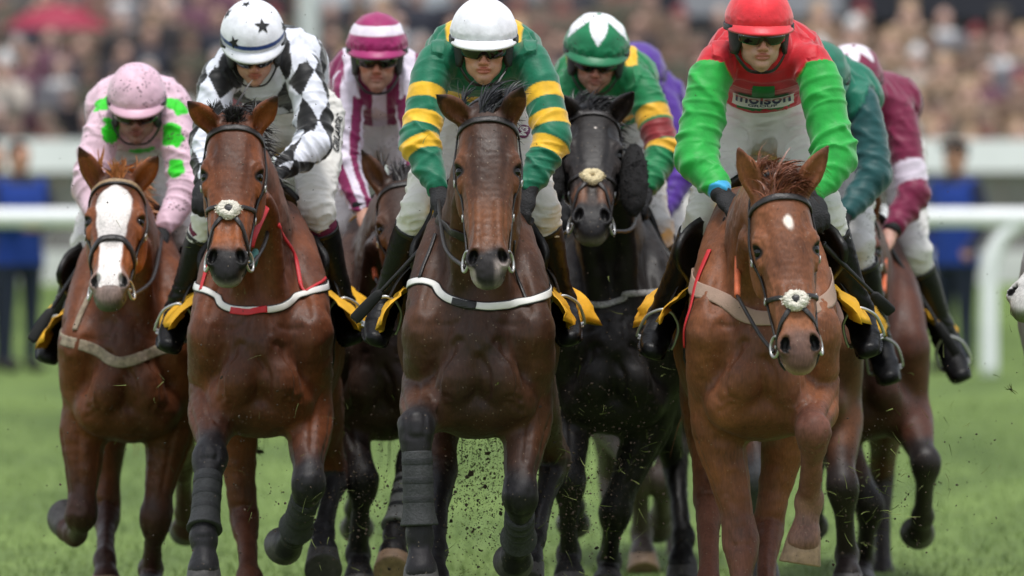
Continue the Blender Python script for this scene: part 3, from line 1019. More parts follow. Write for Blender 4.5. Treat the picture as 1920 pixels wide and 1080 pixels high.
            v, q = tube([H(.488, .052 * sd, .07), rc], .006, 6, 1)
            make('bit', v, q, M['steel'], br)
        nbk = h.get('noseband', 'plain')
        if nbk == 'plain':
            v, q = strap(bvh, [H(.36, -.06, .13), H(.34, -.075, .07), H(.30, -.035, 0), H(.288, 0, -.01), H(.30, .035, 0), H(.34, .075, .07), H(.36, .06, .13)], .026, .010, .002)
            make('noseband', v, q, bm, br)
        elif nbk == 'cross':
            xs_ = h.get('cross_s', .325)
            for sd in (-1, 1):
                v, q = strap(bvh, [H(xs_ - .05, .10 * sd, .12), H(xs_ - .035, .078 * sd, .05), H(xs_, 0, -.01), H(xs_ + .07, -.045 * sd, .01), H(xs_ + .15, -.06 * sd, .08), H(xs_ + .19, -.045 * sd, .115)], .016, .006, .004)
                make('noseband', v, q, bm, br)
        if h.get('fleece'):
            fl = h['fleece']; s0 = h.get('cross_s', .325)
            c0 = H(s0, 0, -.004); parts = []
            rg = np.random.default_rng(3)
            nf_ = 13
            for i in range(nf_):
                an = 2 * math.pi * i / nf_
                if fl == 'cream':
                    rr = .021
                else:
                    rr = .021
                c1 = c0 + Lx * rr * 1.25 * math.cos(an) + U * rr * math.sin(an) + Nf * .006
                l, nn, _, _ = bvh.find_nearest(Vector(c1))
                c1 = np.array(l) + np.array(nn) * .012
                v, q = sphere(c1, .0155, None, 16, 12)
                ndisp = (vnoise(v * 300, i) - .4) * .008
                v = v + (v - c1) / .0155 * ndisp[:, None]
                parts.append((v, q))
            fo = make('noseband_sheepskin', *join(parts), M['fleece_cream' if fl == 'cream' else 'fleece_white'], br)
            rs = []; ds = []
            for i in range(800 if fl != 'cream' else 500):
                an = rg.uniform(0, 2 * math.pi); r1 = rg.uniform(.014, .030)
                e = Lx * 1.25 * math.cos(an) + U * math.sin(an)
                l, nn, _, _ = bvh.find_nearest(Vector(c0 + e * r1))
                rs.append(np.array(l) + np.array(nn) * .012); ds.append(e * .8 + np.array(nn) * .7)
            make('fleece_tuft', *hair(rs, ds, .014, .0028, .5, 4, (0, 0, -.3), 8), M['fleece_cream' if fl == 'cream' else 'fleece_white'], fo)
            if fl != 'cream':
                l, nn, _, _ = bvh.find_nearest(Vector(c0))
                ctr = np.array(l) + np.array(nn) * .019
                v, q = sphere(ctr, (.023, .019, .012), HM, 16, 10)
                make('noseband_pad', v, q, M['leather'], br)
            else:
                l, nn, _, _ = bvh.find_nearest(Vector(c0))
                v, q = sphere(np.array(l) + np.array(nn) * .008, (.022, .014, .008), HM, 16, 10)
                make('noseband_pad', v, q, M['legboot'], br)
        if h.get('cheek_fleece'):
            for sd, (dl, ww) in zip((-1, 1), ((.20, .048), (.25, .052))):
                parts = []
                c_ = H(.20, .150 * sd, .12)
                v, q = sphere(c_, (.052, .175, .075), [Lx, U, -Nf], 40, 34)
                ndisp = (vnoise(v * 40, 2) - .5) * .012 + (vnoise(v * 150, 4) - .5) * .005
                v = v + (v - c_) / np.linalg.norm(v - c_, axis=1)[:, None] * ndisp[:, None]
                parts.append((v, q))
                ck = make('cheek_sheepskin', *join(parts), M['fleece_black'], br)
                rg = np.random.default_rng(5)
                ii = rg.integers(0, len(v), 1100)
                make('fleece_tuft', *hair([v[i] - (v[i] - c_) * .05 for i in ii], [(v[i] - c_) for i in ii], .016, .004, .5, 3, (0, 0, -.2), 3), M['fleece_black'], ck)
        # reins
        for sd, e in zip((-1, 1), h.get('reins', [None, None])):
            if e is None: continue
            st = H(.485, .075 * sd, .10)
            en = P(*e)
            md = (st + en) / 2 + np.array([h.get('rein_out', .02) * sd, 0, -.05])
            if h.get('rein_orange'):
                k1 = st * .45 + md * .55
                v, q = tube([st, st * .6 + md * .4 + np.array([0, 0, -.015]), md], .0065, 6, 4)
                make('rein', v, q, M['bridle'], br)
                v, q = tube([md, (md + en) / 2, en], .011, 6, 4)
                make('rein_grip', v, q, M['orange_strap'], br)
            else:
                v, q = tube([st, md, en], .0075, 6, 6)
                make('rein', v, q, M[h.get('reinmat', 'bridle')], br)
    # --- saddle cloth, saddle, girth
    if h.get('saddle', True):
        def wrap(y, th, off):
            c0 = W(0, y, .48)
            dr = lat * math.sin(th) + np.array([0, 0, math.cos(th)])
            hit = bvh.ray_cast(Vector(c0), Vector(dr))
            r = (np.array(hit[0]) if hit[0] is not None else c0 + dr * .3)
            if np.linalg.norm(r - c0) > .45: r = c0 + dr * .36
            return r + dr * off
        nt, ny = 75, 30
        thm = R(116)
        go = np.zeros((nt, ny, 3)); gi = np.zeros((nt, ny, 3))
        fl = h.get('flare', (.125, .125))
        for i in range(nt):
            th0 = -thm + 2 * thm * i / (nt - 1)
            a = abs(th0) / thm
            fs = fl[0] if th0 < 0 else fl[1]
            for j in range(ny):
                y0_ = .47 - .13 * smooth(.55, 1.0, a)
                y = y0_ + (1.2 - y0_) * j / (ny - 1)
                th = th0 * (1 - .13 * smooth(.5, 1, a) * float(vnoise(np.array([[y * 5 + h['cx'] * .3, .5, .5]]), 8)[0]))
                w = float(vnoise(np.array([[y * 7 + h['cx'], th * 2.0, 3.3]]), 4)[0]); w2 = float(vnoise(np.array([[y * 22 + h['cx'], th * 2.5, 1.3]]), 5)[0])
                off = .014 + fs * smooth(.60, 1.0, a) * (.25 + 1.0 * w) + .034 * smooth(.5, .9, a) * (w2 - .5) + .045 * smooth(.55, .85, a) * (float(vnoise(np.array([[y * 30 + h['cx'], th0 * 13, 7.7]]), 6)[0]) - .5)
                p = wrap(y + .03 * math.sin(th * 3), th, off)
                go[i, j] = p; gi[i, j] = wrap(y + .03 * math.sin(th * 3), th, off - .0035)
        clo = make('saddle_cloth', *sheet(go, gi), M['yellow'], root)
        nt, ny = 41, 14
        thm = R(92)
        go = np.zeros((nt, ny, 3)); gi = np.zeros((nt, ny, 3))
        for i in range(nt):
            th = -thm + 2 * thm * i / (nt - 1)
            a = abs(th) / thm
            yf = .50 - h.get('flapx', .09) * math.exp(-((a - .66) / .22) ** 2) + .10 * smooth(.85, 1.0, a)
            yr = .98 - .22 * smooth(.25, .6, a) - .10 * smooth(.8, 1, a)
            for j in range(ny):
                u = j / (ny - 1)
                y = yf + (yr - yf) * u
                off = .034 + h.get('flap', .020) * math.exp(-((a - .68) / .26) ** 2) * (1 - u) ** 1.5 + .045 * (1 - smooth(.1, .35, a)) * (abs(u - .45) * 2) ** 2
                go[i, j] = wrap(y, th, off + .010); gi[i, j] = wrap(y, th, off - .012)
        sad = make('saddle', *sheet(go, gi), M['saddle'], root)
        # girth under the chest
        gp = [wrap(.62, R(100 + 8 * k), .012) for k in range(21)]
        gn = [nrm(p - W(0, .62, .48)) for p in gp]
        gm = h.get('girth', 'black')
        if gm == 'striped':
            gr = None
            for k, mm in enumerate(('blue_stripe', 'white_strap', 'red_stripe', 'white_strap', 'blue_stripe')):
                off = -fwd * (k - 2) * .020
                v, q = ribbon(np.array(gp) + off, np.array(gn), .020, .006)
                if gr is None:
                    gr = make('girth', v, q, M[mm], root)
                else:
                    make('girth_stripe', v, q, M[mm], gr)
        else:
            v, q = ribbon(np.array(gp), np.array(gn), .10, .006)
            make('girth', v, q, M['leather'], root)
        h['wrap'] = wrap; h['sad'] = sad; h['cloth'] = clo
    # --- breast girth
    bp = h.get('breast')
    if bp:
        pts = []
        for px, py in bp['pts']:
            hh = cam_hit(bvh, px, py, d - .16)
            pts.append(hh[0] if hh is not None else P(px, py, d + .12))
        ez = bp.get('ez', .36)
        e0 = [W(-.44, .62, ez), W(-.42, .36, ez), W(-.38, .17, ez - .01)]; e1 = [W(.38, .17, ez - .01), W(.42, .36, ez), W(.44, .62, ez)]
        full = []
        for p_ in catmull(np.array(e0 + pts + e1, float), 8):
            c0 = W(0, .34, 0); c0 = np.array([c0[0], c0[1], p_[2]])
            o_ = nrm(p_ - c0)
            hh = bvh.ray_cast(Vector(p_ + o_ * .22), Vector(-o_))
            full.append(np.array(hh[0]) if hh[0] is not None else p_)
        full = full[::3] + [full[-1]]; e0 = []; pts = full; e1 = []
        v, q = strap(bvh, e0 + pts + e1, bp['w'], .004, .004, 5, 4)
        bo = make('breast_girth', v, q, M[bp['mat']], root)
        if bp.get('edge'):
            v, q = strap(bvh, e0 + pts + e1, bp['w'] * 1.35, .003, .003, 5, 4)
            make('girth_lining', v, q, M[bp['edge']], bo)
        for seg, mm in bp.get('bits', []):
            sp = []
            for px, py in seg:
                hh = cam_hit(bvh, px, py, d - .16)
                if hh is not None: sp.append(hh[0])
            if len(sp) > 1:
                v, q = strap(bvh, sp, bp['w'] * 1.08, .002, .0075, 6, 2)
                make('girth_patch', v, q, M[mm], bo)
    for st in h.get('straps', []):
        sp = []
        for px, py in st['pts']:
            hh = cam_hit(bvh, px, py, d - .30)
            sp.append(hh[0] if hh is not None else P(px, py, d + st.get('dd', .2)))
        v, q = strap(bvh, sp, st['w'], .005, .004, 6, 2)
        make(st['name'], v, q, M[st['mat']], root)
    tag(root, h['label'], 'horse', 'racehorses galloping towards the camera')
    return root

M['boot_webbing'] = mat('boot_webbing', (40, 41, 43), rough=.7, var=.25, scale=60, bump=.3, bscale=200)
M['blue_stripe'] = mat('blue_webbing', (60, 82, 140), rough=0.7, var=0.2)
M['red_stripe'] = mat('red_webbing', (168, 62, 66), rough=0.7, var=0.2)
# ------------------------------------------------------------------ people
class Body:
    """collects shapes, then grows one continuous surface round them"""
    def __init__(s): s.ops = []
    def loft(s, st, **k): s.ops.append(('loft', np.array([list(p) + [a, b] for p, a, b in st], float), k)); return s
    def ell(s, c, r, Mx=None, **k): s.ops.append(('ell', (np.asarray(c, float), np.asarray(r, float), Mx), k)); return s
    def mesh(s, h, grow=0.0, fine=None, relax_it=1, hf=None):
        lo = np.full(3, 1e9); hi = -lo
        for t, a, k in s.ops:
            if k.get('op') == 's': continue
            if t == 'loft':
                r = a[:, 3:5].max(1)[:, None]
                lo = np.minimum(lo, (a[:, :3] - r).min(0)); hi = np.maximum(hi, (a[:, :3] + r).max(0))
            else:
                lo = np.minimum(lo, a[0] - a[1].max()); hi = np.maximum(hi, a[0] + a[1].max())
        lo -= .03 + grow; hi += .03 + grow
        ax = []
        for i in range(3):
            ax.append(axis(lo[i], hi[i], h, [] if fine is None else [(fine[0][i], fine[1][i], hf)]))
        f = Field(*ax)
        for t, a, k in s.ops:
            k = dict(k)
            if t == 'loft': f.loft(a, grow=grow, **k)
            else: f.ell(a[0], np.maximum(a[1] + grow, .002), a[2], **k)
        V, Q = f.mesh()
        if relax_it: V = relax(V, Q, relax_it, .4)
        return V, Q

def head_frame(C, pitch, yaw=0, roll=0):
    p, y, r = R(pitch), R(yaw), R(roll)
    f = np.array([math.sin(y) * math.cos(p), -math.cos(y) * math.cos(p), -math.sin(p)])
    a = np.array([math.cos(y), math.sin(y), 0])
    u = np.cross(f, a)
    a2 = a * math.cos(r) + u * math.sin(r); u2 = u * math.cos(r) - a * math.sin(r)
    return lambda x, b, c: C + a2 * x + f * b + u2 * c, a2, f, u2

def add_head(B, T, a, f, u, face=1.0):
    X = [a, f, u]
    B.ell(T(0, -.012, 0), (.077, .094, .098), X, k=.01)
    B.loft([(T(0, .030, .005), .066, .060), (T(0, .044, -.055), .058, .050), (T(0, .052, -.100), .041, .038), (T(0, .056, -.122), .027, .026)], lat=a, k=.02)
    for s in (-1, 1):
        B.ell(T(.040 * s, .022, -.085), (.020, .040, .030), X, k=.025)
        B.ell(T(.044 * s, .062, -.046), (.020, .020, .015), X, k=.02)
        B.ell(T(.079 * s, -.006, -.040), (.009, .018, .030), X, k=.008)
        B.ell(T(.020 * s, .080, -.078), (.014, .016, .016), X, k=.012)
    B.ell(T(0, .080, -.006), (.052, .020, .013), X, k=.015)
    for s in (-1, 1):
        B.ell(T(.031 * s, .104, -.027), (.017, .016, .0115), X, k=.010, op='s')
    B.loft([(T(0, .092, -.016), .0075, .008), (T(0, .103, -.040), .0090, .010), (T(0, .112, -.058), .0115, .011)], lat=a, k=.010)
    for s in (-1, 1):
        B.ell(T(.0115 * s, .102, -.063), (.0085, .011, .0075), X, k=.006)
        B.ell(T(.007 * s, .108, -.071), (.0038, .006, .004), X, k=.003, op='s')
    B.ell(T(0, .0945, -.084), (.023, .010, .0050), X, k=.005)
    B.ell(T(0, .0930, -.0955), (.020, .010, .0062), X, k=.005)
    B.loft([(T(-.024, .092, -.0905), .002, .002), (T(0, .104, -.0890), .002, .002), (T(.024, .092, -.0905), .002, .002)], lat=u, k=.003, op='s')
    B.ell(T(0, .082, -.117), (.019, .016, .014), X, k=.012)

def face_colours(V, T, a, f, u, tone, col, age=0, mud=0):
    rel = V - T(0, 0, 0)
    x, b, c = rel @ a, rel @ f, rel @ u
    near = (np.abs(x) < .1) & (b > -.12) & (b < .14) & (np.abs(c) < .15)
    n = vnoise(V * 60, 4)
    def bl(cc, w):
        w = np.clip(w * near, 0, 1)[:, None]
        col[:] = col * (1 - w) + cc * w
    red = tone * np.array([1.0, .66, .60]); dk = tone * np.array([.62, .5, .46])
    bl(red, smooth(.03, .012, np.abs(np.hypot(x, (c + .062) * .9))) * (b > .08) * .7)
    bl(red, smooth(.028, .010, np.hypot(np.abs(x) - .045, c + .055)) * .45)
    bl(tone * np.array([.78, .42, .40]), smooth(1.25, .75, (x / .026) ** 2 + ((c + .090) / .0125) ** 2) * (b > .075))
    bl(dk, smooth(1.4, .4, ((np.abs(x) - .031) / .026) ** 2 + ((c + .027) / .017) ** 2) * (b > .05) * .55)
    bl(lin(62, 44, 32), smooth(1.2, .7, ((np.abs(x) - .033) / .022) ** 2 + ((c + .008) / .006) ** 2) * (b > .05) * .8)
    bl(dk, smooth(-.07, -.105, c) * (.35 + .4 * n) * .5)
    if age:
        for s in (-1, 1):
            t_, d_, _ = along(V, [T(.016 * s, .105, -.062), T(.030 * s, .085, -.085), T(.030 * s, .075, -.108)])
            bl(dk * .8, np.exp(-(d_ / .004) ** 2) * age)
            t_, d_, _ = along(V, [T(.052 * s, .07, -.05), T(.048 * s, .06, -.085), T(.036 * s, .06, -.11)])
            bl(dk * .85, np.exp(-(d_ / .005) ** 2) * age * .8)
        bl(lin(120, 104, 96), smooth(-.066, -.10, c) * n * .55 * (b > .03))
    if mud:
        bl(lin(58, 46, 40), (vnoise(V * 210, 17) > .80) * mud)
    return col

def hand_ops(B, wr, T, Lh, Dn, s=1.0, back=.075):
    """palm, four curled fingers of unequal length and a thumb"""
    X = [Lh, T, Dn]
    B.ell(wr + T * .045 * s, np.array([.040, .046, .019]) * s, X, k=.015)
    B.loft([(wr - T * back, .033, .030), (wr, .028, .022), (wr + T * .03 * s, .032, .020)], lat=Lh, k=.015)
    for i, ln in enumerate((.88, 1.0, .96, .78)):
        o = (i - 1.5) * .0205 * s
        k0 = wr + T * (.080 - abs(i - 1.4) * .003) * s + Lh * o
        k1 = k0 + (T * .026 + Dn * .017) * ln * s
        k2 = k1 + (Dn * .026 - T * .004) * ln * s
        k3 = k2 + (-T * .022 + Dn * .003) * ln * s
        B.loft([(k0, .0105 * s, .0105 * s), (k1, .0098 * s, .0098 * s), (k2, .0090 * s, .0090 * s), (k3, .0078 * s, .0078 * s)], sub=2, k=.004)
    t0 = wr + T * .022 * s - Lh * .032 * s + Dn * .006
    t1 = t0 + (T * .030 - Lh * .014 + Dn * .018) * s
    t2 = t1 + (T * .026 + Lh * .010 + Dn * .014) * s
    B.loft([(t0, .014 * s, .014 * s), (t1, .011 * s, .011 * s), (t2, .0085 * s, .0085 * s)], sub=2, k=.006)

def text_mesh(txt, size, bold=.0):
    cu = bpy.data.curves.new('txt', 'FONT'); cu.body = txt; cu.size = size; cu.align_x = 'CENTER'; cu.align_y = 'CENTER'; cu.offset = bold; cu.resolution_u = 3
    o = bpy.data.objects.new('txt', cu); scene.collection.objects.link(o)
    bpy.context.view_layer.update()
    dg = bpy.context.evaluated_depsgraph_get()
    me = bpy.data.meshes.new_from_object(o.evaluated_get(dg))
    V = np.array([v.co[:] for v in me.vertices]); Fl = [tuple(p.vertices) for p in me.polygons]
    bpy.data.objects.remove(o); bpy.data.curves.remove(cu); bpy.data.meshes.remove(me)
    return V, Fl

def on_surface(bvh, c, rt, up, V2, lift):
    out = []
    for x, y in V2[:, :2]:
        l, n, _, _ = bvh.find_nearest(Vector(c + rt * x + up * y))
        out.append(np.array(l) + np.array(n) * lift)
    return np.array(out)

def text_on(bvh, txt, c, rt, up, size, m, parent, name='lettering', lift=.003, bold=.0, squash=1.0):
    V, Fl = text_mesh(txt, size, bold)
    V = V.copy(); V[:, 0] *= squash
    return make(name, on_surface(bvh, c, rt, up, V, lift), Fl, m, parent, flat=True)

def patch_on(bvh, c, rt, up, w, h, m, parent, name, lift=.0015, oval=False, nx=14, ny=8):
    V = []; Fl = []
    for i in range(nx):
        for j in range(ny):
            x = (i / (nx - 1) - .5) * w; y = (j / (ny - 1) - .5) * h
            if oval:
                X, Y = 2 * x / w, 2 * y / h
                x, y = X * math.sqrt(1 - Y * Y / 2) * w / 2, Y * math.sqrt(1 - X * X / 2) * h / 2
            V.append((x, y))
    for i in range(nx - 1):
        for j in range(ny - 1):
            Fl.append((i * ny + j, (i + 1) * ny + j, (i + 1) * ny + j + 1, i * ny + j + 1))
    return make(name, on_surface(bvh, c, rt, up, np.array(V), lift), Fl, m, parent)

def build_jockey(j):
    dj = j['d']
    g = lambda k: P(j[k][0], j[k][1], dj + j[k][2])
    C = P(*j['C'], dj)
    T, a, f, u = head_frame(C, j.get('pitch', 20), j.get('yaw', 0), j.get('roll', 0))
    SL, SR, EL, ER, HL, HR = [g(k) for k in ('SL', 'SR', 'EL', 'ER', 'HL', 'HR')]
    PV = g('PV')
    fw = j.get('leg_fwd', .10)
    KL, KR, AL, AR, TL, TR = [P(j[k][0], j[k][1], dj + j[k][2] - fw) for k in ('KL', 'KR', 'AL', 'AR', 'TL', 'TR')]
    lat = nrm(SR - SL); mid = (SL + SR) / 2
    sp = PV - mid
    bn = nrm(np.cross(lat, sp)); bn = bn if bn[2] > 0 else -bn          # towards the back
    NB = mid - sp * .08 + bn * .055
    hipL, hipR = PV - lat * .095, PV + lat * .095
    arch = bn * .098
    torso = [(NB, .075, .075), (mid + sp * .14 + bn * .062, .170, .115), (mid + sp * .42 + arch, .172, .118), (mid + sp * .74 + arch * .7, .136, .100), (PV, .150, .112)]
    arms = [(SL, EL, HL), (SR, ER, HR)]
    legs_ = [(hipL, KL, AL, TL), (hipR, KR, AR, TR)]
    skin = lin(*j.get('skin', (214, 160, 132))) * .82
    # ---- body: one surface from head to feet under the clothes
    B = Body()
    fw = j.get('fw', 1.0); fl_ = j.get('fl', 1.0)
    TF = lambda x, b, c: T(x * fw, b, c * fl_ - .022)
    add_head(B, TF, a, f, u)
    B.loft([(T(0, -.025, -.05), .056, .060), (NB + (T(0, 0, -.06) - NB) * .3, .060, .062), (NB, .066, .066)], lat=lat, k=.03)
    B.loft([(p, x * .78, y * .74) for p, x, y in torso], lat=lat, k=.03)
    for S_, E_, H_ in arms:
        B.loft([(S_ * .9 + E_ * .1, .042, .042), (S_ * .4 + E_ * .6, .040, .040), (E_, .037, .037)], k=.03)
        B.loft([(E_, .037, .037), (E_ * .65 + H_ * .35, .038, .036), (H_, .025, .021)], k=.02)
    for hp, K_, A_, T_ in legs_:
        B.loft([(hp, .078, .085), (hp * .5 + K_ * .5, .068, .070), (K_, .050, .050)], k=.03)
        B.loft([(K_, .050, .050), (K_ * .65 + A_ * .35, .050, .050), (A_, .030, .030), (A_ * .4 + T_ * .6 + nrm(A_ - K_) * .035, .020, .016)], k=.02)
    hands = []
    for (S_, E_, H_), sd in zip(arms, (-1, 1)):
        Th = nrm(H_ - E_)
        tgt = j.get('hand_dir')
        if tgt is not None: Th = nrm(Th * .5 + np.asarray(tgt) * .7)
        Dn = np.array([0, .3, -1.0]); Dn = nrm(Dn - Th * np.dot(Dn, Th))
        Lh = np.cross(Th, Dn)
        if np.dot(Lh, lat) * sd < 0: Lh = -Lh          # thumb towards the mane
        hands.append((H_, Th, Lh, Dn))
        hand_ops(B, H_, Th, Lh, Dn, back=.075 if tgt is None else .012)
    hf_lo = np.minimum(T(-.09, 0, -.17), T(.09, .12, .0)); hf_hi = np.maximum(T(-.09, 0, -.17), T(.09, .12, .0))
    fine = (np.minimum(hf_lo, T(0, .13, 0)), np.maximum(hf_hi, T(0, .13, -.1)))
    far = j.get('far')
    V, Q = B.mesh(.010 if far else .008, fine=fine, hf=.006 if far else .0038)
    col = np.tile(skin, (len(V), 1))
    col = face_colours(V, TF, a, f, u, skin, col, j.get('age', 0), j.get('fmud', 0))
    col *= (.92 + .16 * vnoise(V * 45, 2))[:, None]
    root = make('person', V, Q, M['skin'], loc=(PV[0], PV[1], KL[2] - .4), col=col)
    tag(root, j['label'], 'person', 'jockeys riding in the race')
    for s in (-1, 1):
        v, q = sphere(TF(.031 * s, .0825, -.027), .0125)
        make('eye', v, q, M['eye'], root)
    # ---- jersey
    B = Body()
    bag = j.get('bag', 1.0)
    B.loft([(NB + (T(0, 0, -.06) - NB) * .25, .070, .072), (NB, .088, .085)] + [(p, x + .014, y + .016) for p, x, y in torso[1:4]] + [(PV * .45 + (mid + sp * .74 + arch) * .55, .142, .112)], lat=lat, k=.03, cap=.35)
    for (S_, E_, H_) in arms:
        sag = np.array([0, .01, -.012])
        B.loft([(S_ * .92 + mid * .08, .066, .068), (S_ * .75 + E_ * .25, .066 * bag, .068 * bag), (S_ * .35 + E_ * .65 + sag, .066 * bag, .068 * bag), (E_ + sag, .062 * bag, .064 * bag)], k=.04)
        B.loft([(E_ + sag, .062 * bag, .064 * bag), (E_ * .6 + H_ * .4 + sag, .056 * bag, .056 * bag), (E_ * .22 + H_ * .78, .044, .042), (E_ * .06 + H_ * .94, .035, .032)], k=.025, cap=.4)
    V, Q = B.mesh(.0095 if far else .0050)
    N = vnormals(V, Q)
    tt, td, tc = along(V, [NB, mid + sp * .3 + arch, mid + sp * .74 + arch, PV])
    aL, dL, cL = along(V, [SL, EL, HL]); aR, dR, cR = along(V, [SR, ER, HR])
    isL = (dL < dR); at = np.where(isL, aL, aR); ad = np.where(isL, dL, dR)
    S0 = np.where(isL[:, None], SL, SR)
    arm = (ad / .075 < td / .165) & ~((at < .015) & (((V - mid) @ lat) * np.where(isL, -1, 1) < np.linalg.norm(SR - SL) / 2 + .005))
    # folds
    lx = (V - mid) @ lat
    rel = V - np.where(isL[:, None], cL, cR)
    q1 = np.stack([at * 15 + vnoise(V * 9, 1) * 2.2, rel @ lat * 16 + 3, rel @ bn * 16], 1)
    q2 = np.stack([lx * 20 + vnoise(V * 7, 6) * 2, tt * 5, V @ bn * 9], 1)
    ridge = lambda n: 1 - np.abs(2 * n - 1)
    qd = np.stack([at * 9 + (rel @ lat) * 14, rel @ bn * 12, at * 3 + vnoise(V * 6, 12)], 1)
    el = np.exp(-((at - .57) / .16) ** 2)
    an_ = np.arctan2(rel @ lat, -rel[:, 1]) / (2 * math.pi)
    crease = lambda ph, e: (.5 + .5 * np.sin(2 * math.pi * ph)) ** e
    g1 = vnoise(V * 6, 31); g2 = vnoise(V * 5 + 9, 32); m1 = vnoise(V * 9, 33); m2 = vnoise(V * 8 + 5, 34)
    w1 = (vnoise(V * 11, 35) + vnoise(V @ np.array([[.8, .6, 0], [-.6, .8, 0], [0, 0, 1]]) * 13, 36) - 1) * .006
    w1 = w1 + crease(at * 7 + an_ + 1.5 * g1, 4) * .008 * smooth(.35, .65, m1) * (.35 + el)
    w1 = w1 + crease(at * 5 - 2 * an_ + 1.7 * g2, 5) * .008 * smooth(.35, .65, m2)
    w1 = w1 + crease(at * 13 + an_ + 2.2 * g2, 4) * .004 * smooth(.4, .7, 1 - m1) + .002
    w2 = (vnoise(q2 * .5, 14) - .5) * .012 + ridge(vnoise(q2, 10)) ** 4 * .009 + ridge(vnoise(q2 * 1.8, 11)) ** 4 * .004 + .003
    w2 = w2 * (1 - smooth(.70, .84, tt)) + .003
    if j.get('flat'):
        fc = pick(V, *j['flat'][:2]); w2 = .004 + (w2 - .004) * smooth(.10, .20, np.linalg.norm(V - fc, axis=1))
    V = V + N * (np.where(arm, w1, w2) - .004)[:, None]
    inf = dict(V=V, t=at, arm=arm, left=isL, tt=tt, lx=lx, bn=(V - mid) @ bn, sp=((V - mid) @ nrm(sp)), rel=rel, lat=lat, bnv=bn, T=T, N=N)
    col = j['silks'](inf)
    col = col * (.94 + .12 * vnoise(V * 30, 3))[:, None]
    je = make('jersey', V, Q, M['cloth_mud' if j.get('mud') else 'cloth'], root, col=col)
    jb = BVHTree.FromPolygons(V.tolist(), Q.tolist())
    # ---- breeches
    B = Body()
    B.loft([(mid + sp * .66 + arch, .128, .100), (PV, .158, .120), (PV + sp * .10, .130, .105)], lat=lat, k=.03, cap=.5)
    for hp, K_, A_, T_ in legs_:
        sag = bn * .01
        B.loft([(hp, .088, .095), (hp * .55 + K_ * .45 + sag, .080, .083), (hp * .15 + K_ * .85, .064, .066), (K_, .061, .062)], k=.045)
        B.loft([(K_, .061, .062), (K_ * .82 + A_ * .18, .056, .057), (K_ * .68 + A_ * .32, .050, .050)], k=.02, cap=.3)
    V, Q = B.mesh(.0095 if far else .0065)
    N = vnormals(V, Q)
    q1 = np.stack([V[:, 0] * 9, V[:, 1] * 14, V[:, 2] * 26 + vnoise(V * 8, 2) * 2], 1)
    V = V + N * (ridge(vnoise(q1, 21)) ** 4 * .008 + ridge(vnoise(q1 * 1.7, 22)) ** 4 * .005 + (vnoise(q1 * .4, 23) - .5) * .010 - .001)[:, None]
    bre = make('breeches', V, Q, M['breeches_mud' if j.get('bmud') else 'breeches'], root)
    bb = BVHTree.FromPolygons(V.tolist(), Q.tolist())
    # ---- boots
    for (hp, K_, A_, T_), nm in zip(legs_, 'LR'):
        B = Body()
        top = K_ * .80 + A_ * .20
        B.loft([(top, .062, .064), (K_ * .62 + A_ * .38, .061, .066), (K_ * .3 + A_ * .7, .050, .054), (A_, .046, .050)], k=.02, cap=.15)
        ft = nrm(T_ - A_); heel = A_ - ft * .035 + nrm(A_ - K_) * .045
        fl = nrm(np.cross(ft, A_ - K_))
        ball = A_ + (T_ - A_) * .62 + nrm(A_ - K_) * .040
        tip = T_ + nrm(A_ - K_) * .036
        B.loft([(A_, .046, .048), (A_ * .6 + ball * .4 + nrm(A_ - K_) * .006, .047, .043), (ball, .050, .036), (tip, .038, .026)], lat=fl, k=.02)
        B.ell(heel, (.040, .040, .040), k=.03)
        B.loft([(heel + nrm(A_ - K_) * .032, .039, .010), (ball + nrm(A_ - K_) * .034, .052, .009), (tip + nrm(A_ - K_) * .022, .041, .009)], lat=fl, k=.006)
        V, Q = B.mesh(.0085 if far else .006)
        N = vnormals(V, Q)
        t_, d_, _ = along(V, [K_, A_, T_])
        q1 = np.stack([V[:, 0] * 7, V[:, 1] * 7, V[:, 2] * 42 + vnoise(V * 11, 2) * 2.5], 1)
        am = .0015 + .007 * np.exp(-((t_ - .60) / .13) ** 2)
        V = V + N * (ridge(vnoise(q1, 31)) ** 2 * am)[:, None]
        bo = make('boot', V, Q, M['boot'], root)
        rr = [(.0, .0635, .0655), (.004, .065, .067), (.05, .065, .0675), (.052, .0625, .065)]
        v, q = lathe(top - (A_ - K_) * .012, A_, rr, 26, lat, close=(False, False))
        make('boot_top', v, q, M[j.get('boot_top', 'leather')], bo)
        if j.get('gaiter'):
            v, q = lathe(K_ + (A_ - K_) * .10, A_, [(0, .056, .058), (.05, .061, .063), (.13, .060, .062), (.15, .056, .058)], 26, lat, close=(False, False))
            make('knee_band', v, q, M[j['gaiter']], root)
    # ---- gloves
    if j.get('gloves', True):
        for H_, Th, Lh, Dn in hands:
            B = Body(); hand_ops(B, H_, Th, Lh, Dn, back=.075 if j.get('hand_dir') is None else .012)
            V, Q = B.mesh(.0055 if far else .0045, grow=.005)
            make('glove', V, Q, M['glove'], root)
    else:
        for H_, Th, Lh, Dn in hands:
            v, q = lathe(H_ - Th * .055, H_ - Th * .012, [(0, .038, .034), (.1, .041, .037), (.9, .040, .035), (1, .034, .030)], 20, Lh)
            make('cuff', v, q, M['black_cloth'], root)
    # ---- helmet in its silk cap
    hw = j.get('hw', .114)
    nu, nv = 110, 60
    V = []; th_ = []; ph_ = []
    for jv in range(nv + 1):
        th = R(106) * jv / nv
        for iu in range(nu):
            ph = 2 * math.pi * iu / nu
            rr = 1.0 - (.05 * smooth(R(80), R(106), th))
            V.append((hw * math.sin(th) * math.sin(ph) * rr, -.014 + .140 * math.sin(th) * math.cos(ph) * rr, -.002 + .120 * math.cos(th)))
            th_.append(th); ph_.append(ph)
    V = np.array(V); th_ = np.array(th_); ph_ = np.array(ph_)
    un = V / np.array([hw, .140, .120]); 
